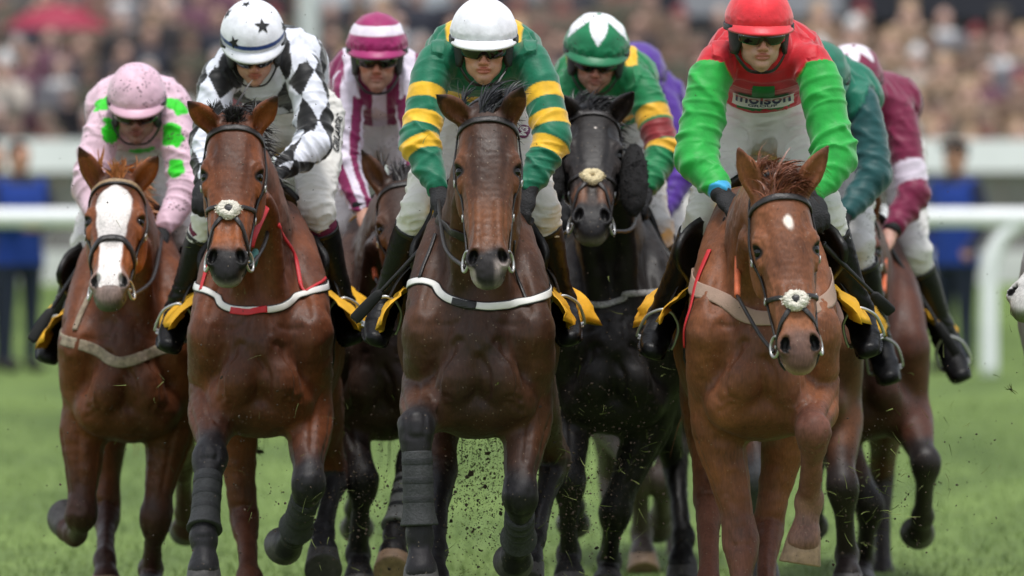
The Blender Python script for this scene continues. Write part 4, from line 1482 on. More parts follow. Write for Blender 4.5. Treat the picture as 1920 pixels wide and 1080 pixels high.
    seam = np.abs(np.sin(ph_ * 3)); 
    dis = -.0022 * np.exp(-(seam / .05) ** 2) * smooth(.1, .5, th_)
    gth = smooth(R(66), R(92), th_)
    q1 = np.stack([ph_ * 9, th_ * 7 + vnoise(V * 30, 3), V[:, 1] * 4], 1)
    q3 = V * np.array([22, 22, 40])
    pf = j.get('puff', 1.0)
    dis += gth * (ridge(vnoise(q1, 41)) ** 2 * .008 - .002) * pf + (vnoise(q3, 42) - .5) * .006 * pf
    V = V + un * dis[:, None]
    cc = j['cap'](V, th_, ph_, hw)
    cc = cc * (.95 + .1 * vnoise(V * 40, 3))[:, None]
    Wv = np.array([T(*p) for p in V])
    Fl = []
    for jv in range(nv):
        for iu in range(nu):
            i2 = (iu + 1) % nu
            Fl.append((jv * nu + iu, (jv + 1) * nu + iu, (jv + 1) * nu + i2, jv * nu + i2))
    hel = make('helmet', Wv, Fl, M['cloth_mud' if j.get('mud') or j.get('capmud') else 'cloth'], root, col=cc)
    v, q = sphere(T(0, -.014, .117), (.011, .011, .005), [a, f, u], 14, 8)
    bm_ = mat('cap_silk_' + j['key'], j['capc'], rough=.45, var=.08, sheen=.2)
    make('cap_button', v, q, bm_, hel)
    # peak
    n, m = 41, 8
    go = np.zeros((n, m, 3)); gi = np.zeros((n, m, 3))
    for i in range(n):
        ph = R(-98) + R(196) * i / (n - 1)
        ext = .030 * max(math.cos(ph * .90), 0) ** .8 * j.get('peak', 1)
        for k in range(m):
            e = k / (m - 1)
            rr = .985 + 0
            x = hw * rr * math.sin(ph) * (1 + .02 * e); b = -.014 + .140 * rr * math.cos(ph) + ext * e
            c = -.010 - .012 * e - .012 * math.cos(ph) * e * e - .010 * (1 - math.cos(ph)) * .4
            go[i, k] = T(x, b, c + .003); gi[i, k] = T(x, b, c - .003)
    pc = j.get('peakc', j['capc'])
    make('peak', *sheet(go, gi), mat('peak_silk_' + j['key'], pc, rough=.45, var=.06, sheen=.2, bump=.1), hel)
    # padded rim and harness
    n, m = 61, 8
    go = np.zeros((n, m, 3)); gi = np.zeros((n, m, 3))
    for i in range(n):
        ph = R(-180) + R(360) * i / (n - 1)
        side = smooth(R(38), R(62), abs(ph))
        bot = -.044 - .066 * side * (1 - .25 * smooth(R(120), R(180), abs(ph)))
        for k in range(m):
            e = k / (m - 1)
            c = .0 + (bot) * e
            sq = 1 - .10 * e
            r_ = (hw - .008) * sq, .122 * (1 - .05 * e)
            go[i, k] = T(r_[0] * math.sin(ph), -.012 + r_[1] * math.cos(ph), c); gi[i, k] = T((r_[0] - .010) * math.sin(ph), -.012 + (r_[1] - .010) * math.cos(ph), c)
    make('helmet_padding', *sheet(go, gi), M['shell'], hel)
    for s in (-1, 1):
        pts = [TF(.088 * s, .02, -.07), TF(.070 * s, .045, -.105), TF(.040 * s, .060, -.138), TF(0, .062, -.145)]
        pts = catmull(np.array(pts), 6)
        nn = np.array([nrm(p - TF(0, 0, -.07)) for p in pts])
        make('chin_strap', *ribbon(pts, nn, .016, .004), M[j.get('strapm', 'leather')], hel)
    # goggles
    n, m = 37, 10
    go = np.zeros((n, m, 3)); gi = np.zeros((n, m, 3))
    for i in range(n):
        ph = R(-66) + R(132) * i / (n - 1)
        notch = .017 * math.exp(-(math.sin(ph) / .17) ** 2)
        x0 = .086 * math.sin(ph); b0 = .020 + .100 * math.cos(ph)
        for k in range(m):
            e = k / (m - 1)
            c = -.004 - (.046 - notch - .012 * abs(math.sin(ph)) ** 3) * e
            sl = .006 * math.sin(math.pi * e)
            go[i, k] = TF(x0 * (1 + sl), b0 + sl, c); gi[i, k] = TF(x0 * .96, b0 - .006, c)
    gg = make('goggles', *sheet(go, gi), M['lens'], root)
    pts = []; nn = []
    for i in range(25):
        ph = R(58) + R(244) * i / 24
        pts.append(T((hw + .001) * math.sin(ph) * 1.0, -.014 + .140 * math.cos(ph), -.020)); nn.append(pts[-1] - T(0, -.012, -.02))
    make('goggle_strap', *ribbon(np.array(pts), np.array(nn), .022, .003), M['leather'], gg)
    if j.get('gogmark', True):
        for s in (-1, 1):
            tri = []
            for ph, c in ((R(50), -.006), (R(36), -.007), (R(47), -.028)):
                tri.append(TF(.0885 * math.sin(ph) * s, .0235 + .1005 * math.cos(ph), c))
            make('goggle_print', np.array(tri), [(0, 1, 2) if s > 0 else (0, 2, 1)], M['white_print'], gg, flat=True)
    j.update(root=root, jb=jb, bb=bb, jersey=je, breeches=bre, helmet=hel, T=T, hands=hands, lat=lat, hand=(HL, HR), feet=[(A_, T_, K_) for _, K_, A_, T_ in legs_])
    return root

def add_stirrups(h, j):
    """irons and leathers of the saddle, hung where the feet stand"""
    for (A_, T_, K_) in j['feet']:
        up = nrm(K_ - A_); ft = nrm(T_ - A_); side = nrm(np.cross(ft, up))
        c = A_ + (T_ - A_) * .52 - up * .056
        pts = [c + side * .062, c + side * .064 + up * .03, c + side * .056 + up * .09, c + side * .024 + up * .130, c + up * .136, c - side * .024 + up * .130, c - side * .056 + up * .09, c - side * .064 + up * .03, c - side * .062]
        v, q = tube(pts, .0055, 8, 4)
        parts = [(v, q)]
        ax = nrm(ft)
        v2, q2 = lathe(c - side * .058, c + side * .058, [(0, .018, .005), (1, .018, .005)], 12, ax)
        parts.append((v2, q2))
        st = make('stirrup', *join(parts), M['steel'], h['sad'])
        sdx = 1 if np.dot(side, (1, 0, 0)) * 1 > 0 else -1
        x = 1 if (A_[0] - h['W'](0, 0, 0)[0]) > 0 else -1
        topp = h['wrap'](.62, R(62) * x, .045)
        p0 = c + up * .138
        pts = np.array([topp, (topp * .5 + p0 * .5) + np.array([.012 * x, 0, 0]), p0])
        pts = catmull(pts, 6)
        make('stirrup_leather', *ribbon(pts, np.tile(np.array([x, -.3, .2]), (len(pts), 1)), .022, .004), M['leather'], st)

def whip(hand, tip, label, flat=True):
    a = np.asarray(hand, float); b = np.asarray(tip, float)
    u = b - a
    v, q = tube([a - u * .10, a, a + u * .5, b], [.011, .010, .0075, .006], 10, 5)
    root = make('riding_whip', v, q, M['leather'], loc=a)
    nn = nrm(np.cross(u, [0.3, 1, .2]))
    v, q = ribbon(np.array([a + u * t for t in (.68, .72, .86, .98, 1.0)]), np.tile(np.cross(nrm(u), nn), (5, 1)), np.array([.012, .034, .040, .040, .03]), .012)
    make('flap', v, q, M['black_cloth'], root)
    v, q = ring(a - u * .10, u, .008, .006, 14, 6)
    make('knob', v, q, M['leather'], root)
    tag(root, label, 'whip', 'riding whips held by the jockeys')
    return root
# ------------------------------------------------------------------ the racehorses
def project(V):
    y = V[:, 1]
    ry = y * math.cos(TILT) - (V[:, 2] - CAM_H) * math.sin(TILT)
    rz = y * math.sin(TILT) + (V[:, 2] - CAM_H) * math.cos(TILT)
    return 960 + F * V[:, 0] / ry, 540 - F * rz / ry

def pick(V, px, py, tol=7):
    x, y = project(V)
    m = np.hypot(x - px, y - py) < tol
    if not m.any():
        return V[np.argmin(np.hypot(x - px, y - py))]
    idx = np.nonzero(m)[0]
    return V[idx[np.argmin(V[idx, 1])]]

STAND_F = lambda x: [(x, .10, -.28), (x, .12, -.60), (x, .06, -.745)]
STAND_H = lambda x: [(x, 1.72, -.18), (x, 1.62, -.58), (x, 1.54, -.745)]
KICK_H = lambda x: [(x, 1.85, -.10), (x, 2.15, -.34), (x, 2.28, -.44)]

def blaze(s, x, dp, n):
    wv = np.interp(s, [0, .03, .06, .12, .2, .3, .4, .46, .52], [.0, .040, .062, .064, .056, .042, .040, .044, .036])
    w = smooth(.004, -.003, np.abs(x + .002) - wv + (n - .5) * .010) * (s > .0) * (s < .53) * (dp < .07)
    return w * .96, (222, 216, 212)

def star(s0, x0, rs, rx):
    def fn(s, x, dp, n):
        q = np.sqrt(((s - s0) / rs) ** 2 + ((x - x0) / rx) ** 2) + (n - .5) * .9
        return smooth(1.1, .6, q) * (dp < .06) * .92, (226, 214, 204)
    return fn

def snip(s, x, dp, n):
    return smooth(.40, .62, n) * smooth(.50, .53, s) * smooth(.62, .57, s) * smooth(.01, .03, np.abs(x)) * .7, (188, 172, 166)

HORSES = [
    dict(key='white_blaze', d=33.0, flapx=.2, flap=.03, cx=238, stern=826, brow=(217, 345), nose=(205, 522), ears=[(148, 276), (297, 292)], browmat='tan_band', hroll=2,
         fore=[dict(knee=(152, 968), fet=(140, 1000), hoof=(122, 985), s1=1, s2=1), dict(knee=(292, 975), fet=(283, 1068), hoof=(280, 1125), s1=1)],
         hind=[dict(hock=(200, 960), fet=(197, 1052), hoof=(200, 1112), s0=-1, pale=True), dict(loc=KICK_H(.15))],
         pal=dict(base=(126, 70, 38), dark=(72, 41, 29), warm=(176, 100, 52), point=(74, 46, 38), muzzle=(150, 128, 120), hair=(176, 112, 62), lip=(96, 100, 84), mottle=.5),
         marks=[blaze], noseband='plain', forelock=dict(n=90, len=.07, dir=(0, -.5, .4), sx=.03, s1=-.04, fan=4), yaw=0,
         breast=dict(pts=[(165, 650), (215, 678), (260, 672), (300, 655)], w=.040, mat='tan', ez=.42),
         straps=[dict(name='martingale_strap', pts=[(165, 560), (150, 590), (140, 620)], w=.018, mat='tan')],
         reins=[None, (303, 440, 33.25)],
         label='chestnut horse with a broad white blaze down its face, leftmost of the field'),
    dict(key='bay_sheepskin', d=31.5, cx=487, stern=816, brow=(437, 247), nose=(425, 478), ears=[(352, 190), (520, 180)], hroll=-2, hyaw=-4,
         fore=[dict(knee=(393, 858), fet=(382, 1010), hoof=(382, 1105), boot='dark', s1=-1), dict(knee=(580, 910), fet=(552, 1000), hoof=(530, 1038), s1=1, s2=1, boot='dark')],
         hind=[dict(hock=(458, 965), fet=(468, 1085), hoof=(470, 1160), s0=-1, pw=.3), dict(hock=(628, 890), fet=(605, 1000), hoof=(606, 1058))],
         pal=dict(base=(124, 68, 38), dark=(72, 42, 29), warm=(168, 94, 48), point=(46, 44, 47), muzzle=(34, 30, 31), hair=(30, 26, 26), lip=(160, 150, 146), mottle=.45),
         noseband='cross', fleece='white', forelock=dict(n=420, len=.05, dir=(0, -.7, .4), sx=.02, s1=-.05, fan=4, curl=.4, w=.004),
         breast=dict(pts=[(392, 548), (420, 575), (475, 582), (530, 575), (575, 548)], ez=.54, w=.022, mat='white_strap', edge='leather', bits=[([(435, 582), (470, 586), (500, 580)], 'red_strap')]),
         straps=[dict(name='red_martingale', pts=[(520, 420), (548, 475), (565, 540)], w=.014, mat='red_strap'), dict(name='red_martingale', pts=[(395, 490), (385, 520), (378, 545)], w=.016, mat='red_strap'), dict(name='red_martingale', pts=[(608, 522), (575, 548), (562, 530)], w=.010, mat='red_strap')],
         reins=[None, (508, 335, 31.78)],
         label='bay horse with a white sheepskin pad and red cords, under the star capped rider'),
    dict(key='hidden_bay', d=33.2, cx=718, stern=822, brow=(754, 352), nose=(775, 540), ears=[(677, 280), (815, 300)], hroll=-8, hyaw=-14, headd=-.5,
         fore=[dict(knee=(680, 900), fet=(672, 1040), hoof=(675, 1110)), dict(knee=(772, 870), fet=(742, 1005), hoof=(735, 1062), pale=True, boot='pale', s1=-1)],
         hind=[dict(loc=KICK_H(-.15)), dict(loc=STAND_H(.15))],
         pal=dict(base=(84, 58, 46), dark=(52, 36, 30), warm=(122, 82, 58), point=(36, 32, 33), muzzle=(36, 32, 32), hair=(46, 42, 42), mottle=.5),
         noseband='plain', forelock=dict(n=120, len=.09, dir=(0, -.9, .2), sx=.02, s1=-.05, fan=3),
         marks=[star(.10, .02, .02, .02)],
         reins=[(690, 420, 33.5), None], rein_orange=True,
         label='dark bay horse mostly hidden behind the white capped rider, one eye and ear showing'),
    dict(key='centre_bay', d=30.0, cx=897, stern=818, brow=(915, 232), nose=(915, 478), ears=[(818, 178), (980, 163)],
         fore=[dict(knee=(780, 800), fet=(787, 1008), hoof=(790, 1110), boot='dark', s1=-1), dict(knee=(976, 932), fet=(972, 1018), hoof=(962, 1068), s1=1, s2=1, boot='dark', bt=(.35, .9))],
         hind=[dict(hock=(828, 880), fet=(815, 1035), hoof=(812, 1120), s0=-1), dict(hock=(1042, 860), fet=(1000, 1010), hoof=(984, 1085))],
         pal=dict(base=(90, 55, 35), dark=(50, 33, 26), warm=(140, 84, 48), point=(34, 31, 34), muzzle=(38, 33, 34), hair=(40, 40, 44), lip=(120, 112, 110), mottle=.4),
         marks=[snip], noseband=None, forelock=dict(n=600, len=.10, dir=(.25, -.85, .15), sx=.022, s1=-.05, fan=5, w=.005, curl=.14, grav=(.5, .2, -1.0)), neckw=1.05,
         breast=dict(pts=[(795, 528), (832, 555), (890, 574), (950, 572), (995, 563)], ez=.51, w=.024, mat='white_strap', edge='leather', bits=[([(850, 565), (872, 571), (893, 574)], 'leather')]),
         straps=[dict(name='neck_strap', pts=[(822, 410), (845, 435), (870, 445), (885, 447)], w=.028, mat='bridle'), dict(name='martingale_strap', pts=[(818, 440), (803, 480), (788, 522)], w=.012, mat='bridle'),
                 dict(name='martingale_strap', pts=[(962, 450), (972, 530), (990, 570)], w=.010, mat='bridle')],
         reins=[(822, 374, 30.3), None], girth='striped',
         label='dark bay horse with an upright black forelock and white breast strap, in the middle'),
    dict(key='black_horse', d=33.0, cx=1152, stern=812, brow=(1113, 218), nose=(1110, 400), ears=[(1050, 178), (1188, 172)], hroll=-2,
         fore=[dict(knee=(1068, 905), fet=(1066, 1040), hoof=(1068, 1105)), dict(knee=(1152, 962), fet=(1142, 1052), hoof=(1138, 1115), s1=1)],
         hind=[dict(loc=KICK_H(-.15)), dict(hock=(1264, 862), fet=(1280, 1008), hoof=(1280, 1090))],
         pal=dict(base=(42, 37, 35), dark=(24, 21, 21), warm=(62, 50, 45), point=(22, 20, 21), muzzle=(26, 23, 24), hair=(34, 33, 35), lip=(128, 122, 104), mottle=.5, pw=.7),
         marks=[star(.065, .008, .009, .008), lambda s, x, dp, n: (smooth(.33, .38, s) * smooth(.46, .42, s) * smooth(.012, .03, np.abs(x)) * .6 * (dp < .08), (150, 98, 66))],
         noseband='cross', fleece='cream', cheek_fleece=True, forelock=dict(n=500, len=.075, dir=(.3, -.8, .3), sx=.026, s1=-.04, fan=5, w=.0045, curl=.12, grav=(.6, 0, -1.2)),
         breast=dict(pts=[(1085, 565), (1130, 572), (1170, 560), (1185, 550)], w=.022, mat='grey_sparkle', ez=.52),
         reins=[(1045, 395, 33.3), (1200, 372, 33.3)],
         label='black horse with thick black sheepskin cheek pieces and a small cream noseband pad'),
    dict(key='front_chestnut', d=29.7, flapx=.22, flap=.04, rein_out=.06, cx=1432, stern=822, brow=(1468, 378), nose=(1500, 640), ears=[(1384, 276), (1553, 274)], headd=-.5, hyaw=5, hroll=3,
         fore=[dict(knee=(1390, 1015), fet=(1392, 1190), hoof=(1392, 1288), s1=-1), dict(knee=(1525, 808), fet=(1518, 940), hoof=(1500, 1058), s1=1, s2=-1, pale=True, sock=(150, 108, 92))],
         hind=[dict(hock=(1328, 930), fet=(1330, 1100), hoof=(1330, 1190), s0=-1), dict(hock=(1440, 985), fet=(1435, 1130), hoof=(1435, 1210), s0=-1)],
         pal=dict(base=(146, 88, 54), dark=(98, 57, 38), warm=(158, 98, 62), point=(122, 76, 60), muzzle=(116, 84, 72), hair=(118, 70, 48), lip=(176, 140, 116), mottle=.35, belly=(176, 150, 120)),
         marks=[star(.068, .010, .032, .022)], noseband='cross', cross_s=.36, fleece='white', neckw=1.1,
         forelock=dict(n=900, len=.115, dir=(.15, -.85, .2), sx=.028, s1=-.03, fan=4, w=.0036, curl=.12, grav=(.7, 0, -2.4)),
         breast=dict(pts=[(1350, 560), (1400, 592), (1450, 598), (1500, 590)], w=.052, mat='taupe', ez=.54),
         reins=[(1384, 396, 29.92), None], rein_orange=True, flare=(.13, .12),
         straps=[dict(name='red_strap', pts=[(1332, 470), (1308, 530), (1290, 600), (1286, 650)], w=.018, mat='red_strap')],
         label='bright chestnut horse with a small white star and taupe breast girth, nearest the camera'),
    dict(key='behind_chestnut', d=32.7, cx=1490, stern=815, brow=(1482, 330), nose=(1490, 505), ears=[(1430, 262), (1535, 262)], far=True,
         fore=[dict(knee=(1425, 905), fet=(1430, 1025), hoof=(1432, 1095), point=(92, 92, 96)), dict(knee=(1580, 915), fet=(1588, 1040), hoof=(1590, 1110))],
         hind=[dict(loc=STAND_H(-.15)), dict(loc=KICK_H(.15))],
         pal=dict(base=(126, 80, 54), dark=(84, 52, 38), warm=(130, 84, 56), point=(50, 40, 38), muzzle=(50, 42, 40), hair=(40, 34, 32)),
         reins=[None, (1572, 418, 33.0)],
         label='brown horse directly behind the front chestnut, only its flank and legs visible'),
    dict(key='far_bay', d=34.8, cx=1622, stern=822, brow=(1600, 405), nose=(1598, 570), ears=[(1560, 345), (1640, 345)], far=True,
         fore=[dict(knee=(1632, 950), fet=(1618, 1050), hoof=(1612, 1112)), dict(knee=(1737, 868), fet=(1730, 968), hoof=(1720, 1012), s1=1, s2=1)],
         hind=[dict(loc=KICK_H(-.15)), dict(loc=STAND_H(.15))],
         pal=dict(base=(96, 54, 38), dark=(60, 36, 29), warm=(120, 70, 48), point=(44, 36, 35), muzzle=(44, 36, 34), hair=(36, 30, 30)),
         reins=[None, (1660, 445, 35.0)], rein_orange=True,
         label='reddish bay horse furthest right in the string, under the maroon rider'),
    dict(key='farthest', d=36.3, cx=1215, stern=822, brow=(1200, 360), nose=(1200, 525), ears=[(1155, 295), (1245, 295)], far=True,
         fore=[dict(knee=(1196, 890), fet=(1203, 1000), hoof=(1207, 1068), pale=True), dict(knee=(1242, 905), fet=(1240, 965), hoof=(1232, 1000), s1=1, s2=1)],
         hind=[dict(loc=STAND_H(-.15)), dict(loc=STAND_H(.15))],
         pal=dict(base=(88, 78, 74), dark=(60, 54, 52), warm=(96, 84, 78), point=(92, 80, 74), muzzle=(50, 46, 44), hair=(50, 46, 46)),
         label='greyish brown horse at the back, seen only as legs under the black horse'),
    dict(key='grey_horse', d=30.9, cx=2110, stern=815, brow=(2022, 395), nose=(1922, 538), ears=[(1975, 330), (2075, 330)], far=False, hyaw=-38, headd=-.35,
         fore=[dict(loc=STAND_F(-.15)), dict(loc=STAND_F(.15))], hind=[dict(loc=STAND_H(-.15)), dict(loc=STAND_H(.15))],
         pal=dict(base=(176, 174, 170), dark=(120, 119, 118), warm=(186, 184, 180), point=(110, 108, 106), muzzle=(184, 182, 178), hair=(150, 148, 146), lip=(112, 124, 84), mottle=.6),
         noseband='plain', saddle=False,
         label='grey horse at the right edge of the picture, just its pale muzzle in view'),
]
M['tan_band'] = mat('tan_browband', (150, 126, 96), rough=0.6, var=0.3, scale=90)

# ------------------------------------------------------------------ the jockeys and their silks
def mixc(col, c, w):
    w = np.clip(np.asarray(w, float), 0, 1)[:, None]
    return col * (1 - w) + lin(*c) * w

def plain(c):
    return lambda q: np.tile(lin(*c), (len(q['V']), 1))

def silk_spots(q):
    col = np.tile(lin(224, 190, 205), (len(q['V']), 1))
    for px, py, r in [(192, 186, .045), (337, 188, .052), (214, 248, .048), (314, 251, .046), (270, 291, .054), (326, 312, .036)]:
        c = pick(q['V'], px, py)
        col = mixc(col, (44, 206, 32), np.linalg.norm(q['V'] - c, axis=1) + (vnoise(q['V'] * 38, 4) - .5) * .03 < r)
    return col

def silk_diamonds(q):
    V = q['V']
    u = q['lx'] / .17 + .5; v = q['sp'] / .26
    a = (np.floor(u + v) + np.floor(u - v)) % 2
    ang = np.arctan2(q['rel'] @ q['lat'], -q['rel'][:, 1]) / (math.pi / 2) * .8 + np.where(q['left'], .75, .25)
    t = q['t'] * 2.5 + .3
    b = (np.floor(ang + t) + np.floor(ang - t)) % 2
    k = np.where(q['arm'], b, a)
    return mixc(np.tile(lin(222, 225, 236), (len(V), 1)), (20, 20, 22), k)

def silk_stripes(q):
    a = np.floor(q['lx'] / .052 + .5) % 2
    ang = np.arctan2(q['rel'] @ q['lat'], -q['rel'][:, 1])
    b = np.floor(ang / (math.pi / 4) + .5) % 2
    return mixc(np.tile(lin(216, 206, 220), (len(q['V']), 1)), (128, 24, 80), np.where(q['arm'], b, a))

def band(x, c, h):
    return smooth(h + .006, h - .002, np.abs(x - c))

def silk_hoops(q):
    col = np.tile(lin(4, 106, 76), (len(q['V']), 1))
    A = q['arm'].astype(float)
    for c in (.27, .46, .645):
        col = mixc(col, (236, 184, 40), A * band(q['t'], c, .045))
    for c in (.20, .31):
        col = mixc(col, (236, 184, 40), (1 - A) * band(q['sp'], c, .026))
    col = mixc(col, (236, 184, 40), (1 - A) * band(np.abs(q['lx']), .105, .018) * (q['bn'] > .055))
    return col

def silk_hoops2(q):
    col = np.tile(lin(6, 118, 66), (len(q['V']), 1))
    A = q['arm'].astype(float)
    for c, h in ((.30, .05), (.60, .035)):
        col = mixc(col, (226, 172, 44), A * band(q['t'], c, h))
    col = mixc(col, (128, 30, 34), A * (~q['left']) * band(q['t'], .46, .085))
    for c in (.20, .31):
        col = mixc(col, (226, 172, 44), (1 - A) * band(q['sp'], c, .026))
    col = mixc(col, (236, 184, 40), (1 - A) * band(np.abs(q['lx']), .105, .02) * (q['bn'] > .055))
    return col

def silk_red_green(q):
    V = q['V']
    col = np.tile(lin(196, 28, 42), (len(V), 1))
    A = q['arm'] & (q['t'] > .035)
    col = mixc(col, (32, 164, 62), A)
    col = mixc(col, (60, 170, 220), A & q['left'] & (q['t'] > .935))
    return col

def silk_teal(q):
    return mixc(np.tile(lin(4, 108, 84), (len(q['V']), 1)), (10, 72, 72), q['arm'])

def silk_maroon(q):
    return mixc(np.tile(lin(116, 18, 60), (len(q['V']), 1)), (212, 200, 214), q['arm'] * band(q['t'], .47, .075))

def cap_plain(c):
    return lambda V, th, ph, hw: np.tile(lin(*c), (len(V), 1))
def cap_band(V, th, ph, hw):
    col = np.tile(lin(232, 233, 240), (len(V), 1))
    return mixc(col, (32, 62, 128), band(th, R(84), R(4.2)))
def cap_hoop(V, th, ph, hw):
    return mixc(np.tile(lin(150, 22, 92), (len(V), 1)), (226, 216, 228), band(th, R(57), R(10)))
def cap_zig(V, th, ph, hw):
    fr = (ph * 5 / (2 * math.pi) + .5) % 1
    tri = 1 - 2 * np.abs(fr - .5)
    return mixc(np.tile(lin(8, 116, 72), (len(V), 1)), (236, 236, 240), th < R(26) + R(48) * tri)
def cap_star(V, th, ph, hw):
    fr = (ph * 6 / (2 * math.pi) + .5) % 1
    tri = 1 - 2 * np.abs(fr - .5)
    return mixc(np.tile(lin(116, 20, 60), (len(V), 1)), (226, 216, 226), th < R(24) + R(30) * tri)

JOCKEYS = [
    dict(key='pink', horse=0, hw=.108, d=33.4, C=(256, 180), pitch=20, SL=(192, 232, .12), SR=(328, 222, .12), EL=(166, 345, 0), ER=(350, 345, 0), HL=(186, 418, -.10), HR=(303, 436, -.10), PV=(264, 290, .50),
         KL=(168, 460, .20), KR=(345, 440, .20), AL=(118, 592, .40), AR=(372, 595, .40), TL=(94, 655, .20), TR=(388, 648, .20), silks=silk_spots, cap=cap_plain((222, 184, 200)), capc=(226, 180, 198), mud=True, bmud=True, skin=(150, 112, 100), puff=.5, fmud=.8, fw=1.04,
         label='jockey in mud spattered pink silks with bright green spots and a pink cap'),
    dict(key='diamond', horse=1, d=31.9, C=(474, 66), pitch=28, yaw=3, roll=3, SL=(408, 140, .12), SR=(574, 132, .12), EL=(390, 262, 0), ER=(590, 262, -.02), HL=(385, 345, -.12), HR=(520, 325, -.12), PV=(548, 226, .50),
         KL=(395, 405, .20), KR=(592, 392, .18), AL=(338, 578, .40), AR=(638, 570, .40), TL=(322, 632, .20), TR=(655, 618, .20), silks=silk_diamonds, cap=cap_band, capc=(232, 233, 240), gaiter='maroon_gaiter', skin=(206, 156, 130), puff=.25, fw=.95, fl=1.03, gogmark=False,
         label='jockey in black and white diamond silks with a white cap bearing black stars'),
    dict(key='stripe', horse=2, hw=.112, d=33.6, C=(707, 84), pitch=8, SL=(652, 165, .12), SR=(770, 165, .12), EL=(645, 300, 0), ER=(790, 300, 0), HL=(682, 398, -.12), HR=(760, 410, -.10), PV=(712, 245, .50),
         KL=(645, 425, .20), KR=(785, 420, .20), AL=(600, 590, .40), AR=(820, 590, .40), TL=(590, 640, .20), TR=(830, 640, .20), silks=silk_stripes, cap=cap_hoop, capc=(160, 26, 100), gloves=False, bmud=True, skin=(204, 150, 126), age=.8, fw=.98, fl=1.05,
         label='jockey in maroon and white striped silks and a maroon cap with a white hoop'),
    dict(key='hoops', horse=3, d=30.45, C=(907, 62), pitch=10, SL=(812, 115, .12), SR=(1003, 115, .12), EL=(785, 258, -.02), ER=(1036, 246, -.02), HL=(824, 362, -.12), HR=(988, 365, -.12), PV=(907, 225, .52),
         KL=(788, 392, .20), KR=(1010, 390, .20), AL=(724, 562, .42), AR=(1050, 562, .42), TL=(712, 620, .22), TR=(1064, 618, .22), silks=silk_hoops, cap=cap_plain((234, 234, 240)), capc=(238, 238, 242), skin=(216, 164, 140), puff=.35, fw=.97,
         label='jockey in green silks with gold hoops and a plain white cap'),
    dict(key='zigzag', horse=4, d=33.5, C=(1119, 86), pitch=17, roll=-4, SL=(1062, 168, .12), SR=(1204, 158, .12), EL=(1035, 290, 0), ER=(1245, 275, -.02), HL=(1042, 380, -.10), HR=(1208, 358, -.14), PV=(1140, 260, .50),
         KL=(1035, 415, .20), KR=(1228, 420, .20), AL=(1012, 590, .40), AR=(1270, 590, .40), TL=(1002, 640, .20), TR=(1280, 640, .20), silks=silk_hoops2, cap=cap_zig, capc=(8, 116, 72), bmud=True, capmud=True, hw=.121, skin=(190, 140, 120), age=1.0, fmud=.7, fw=1.02,
         label='jockey in muddied green and gold silks, green cap with a white zigzag star'),
    dict(key='redgreen', horse=5, d=30.1, C=(1424, 38), pitch=7, yaw=6, SL=(1338, 118, .12), SR=(1530, 118, .12), EL=(1303, 285, 0), ER=(1566, 288, 0), HL=(1356, 368, -.14), HR=(1522, 372, -.10), PV=(1432, 228, .52), hand_dir=(.55, -.35, -.45),
         KL=(1322, 405, .20), KR=(1545, 398, .20), AL=(1244, 592, .42), AR=(1610, 588, .42), TL=(1230, 642, .22), TR=(1622, 640, .22), silks=silk_red_green, cap=cap_plain((222, 40, 52)), capc=(226, 46, 58), skin=(206, 160, 138), flat=(1430, 184), puff=.4, bag=1.10, strapm='leather',
         label='jockey in red silks with bright green sleeves and a red cap'),
    dict(key='teal', horse=6, d=33.1, C=(1535, 140), pitch=25, SL=(1490, 195, .12), SR=(1620, 195, .12), EL=(1462, 310, 0), ER=(1640, 322, 0), HL=(1490, 420, -.10), HR=(1580, 408, -.12), PV=(1548, 268, .50),
         KL=(1460, 455, .20), KR=(1606, 455, .20), AL=(1425, 620, .40), AR=(1648, 645, .40), TL=(1415, 680, .20), TR=(1664, 692, .20), silks=silk_teal, cap=cap_plain((8, 104, 80)), capc=(8, 104, 80), bmud=True, far=True, skin=(190, 140, 120),
         label='jockey in dark green silks with teal sleeves, behind the red and green rider'),
    dict(key='maroon', horse=7, d=35.1, C=(1600, 142), pitch=20, SL=(1590, 218, .12), SR=(1685, 212, .12), EL=(1575, 340, 0), ER=(1714, 355, 0), HL=(1605, 440, -.10), HR=(1668, 440, -.10), PV=(1648, 288, .50),
         KL=(1560, 470, .20), KR=(1712, 470, .20), AL=(1500, 640, .40), AR=(1772, 636, .40), TL=(1490, 690, .20), TR=(1796, 690, .22), silks=silk_maroon, cap=cap_star, capc=(116, 20, 60), bmud=True, far=True, gloves=False, skin=(214, 164, 146),
         label='jockey in maroon silks with one white armband, furthest right of the riders'),
    dict(key='purple', horse=8, d=36.6, C=(1196, 136), pitch=20, SL=(1142, 205, .12), SR=(1250, 200, .12), EL=(1120, 320, 0), ER=(1272, 330, 0), HL=(1165, 410, -.10), HR=(1238, 410, -.10), PV=(1200, 275, .50),
         KL=(1122, 445, .20), KR=(1266, 445, .20), AL=(1100, 600, .40), AR=(1296, 600, .40), TL=(1090, 650, .20), TR=(1305, 650, .20), silks=plain((76, 38, 138)), cap=cap_plain((76, 38, 138)), capc=(76, 38, 138), far=True, skin=(200, 150, 130),
         label='jockey in purple silks almost hidden behind the green and gold rider'),
]

import os
_only = os.environ.get('ONLY')
for i, h in enumerate(HORSES):
    if _only and str(i) not in _only.split(','): continue
    build_horse(h)
for i, j in enumerate(JOCKEYS):
    if _only and str(j['horse']) not in _only.split(','): continue
    build_jockey(j)
    add_stirrups(HORSES[j['horse']], j)
# ------------------------------------------------------------------ lettering, badges, cap stars, whips
def up_on(n, rt):
    return nrm(np.cross(n, rt))

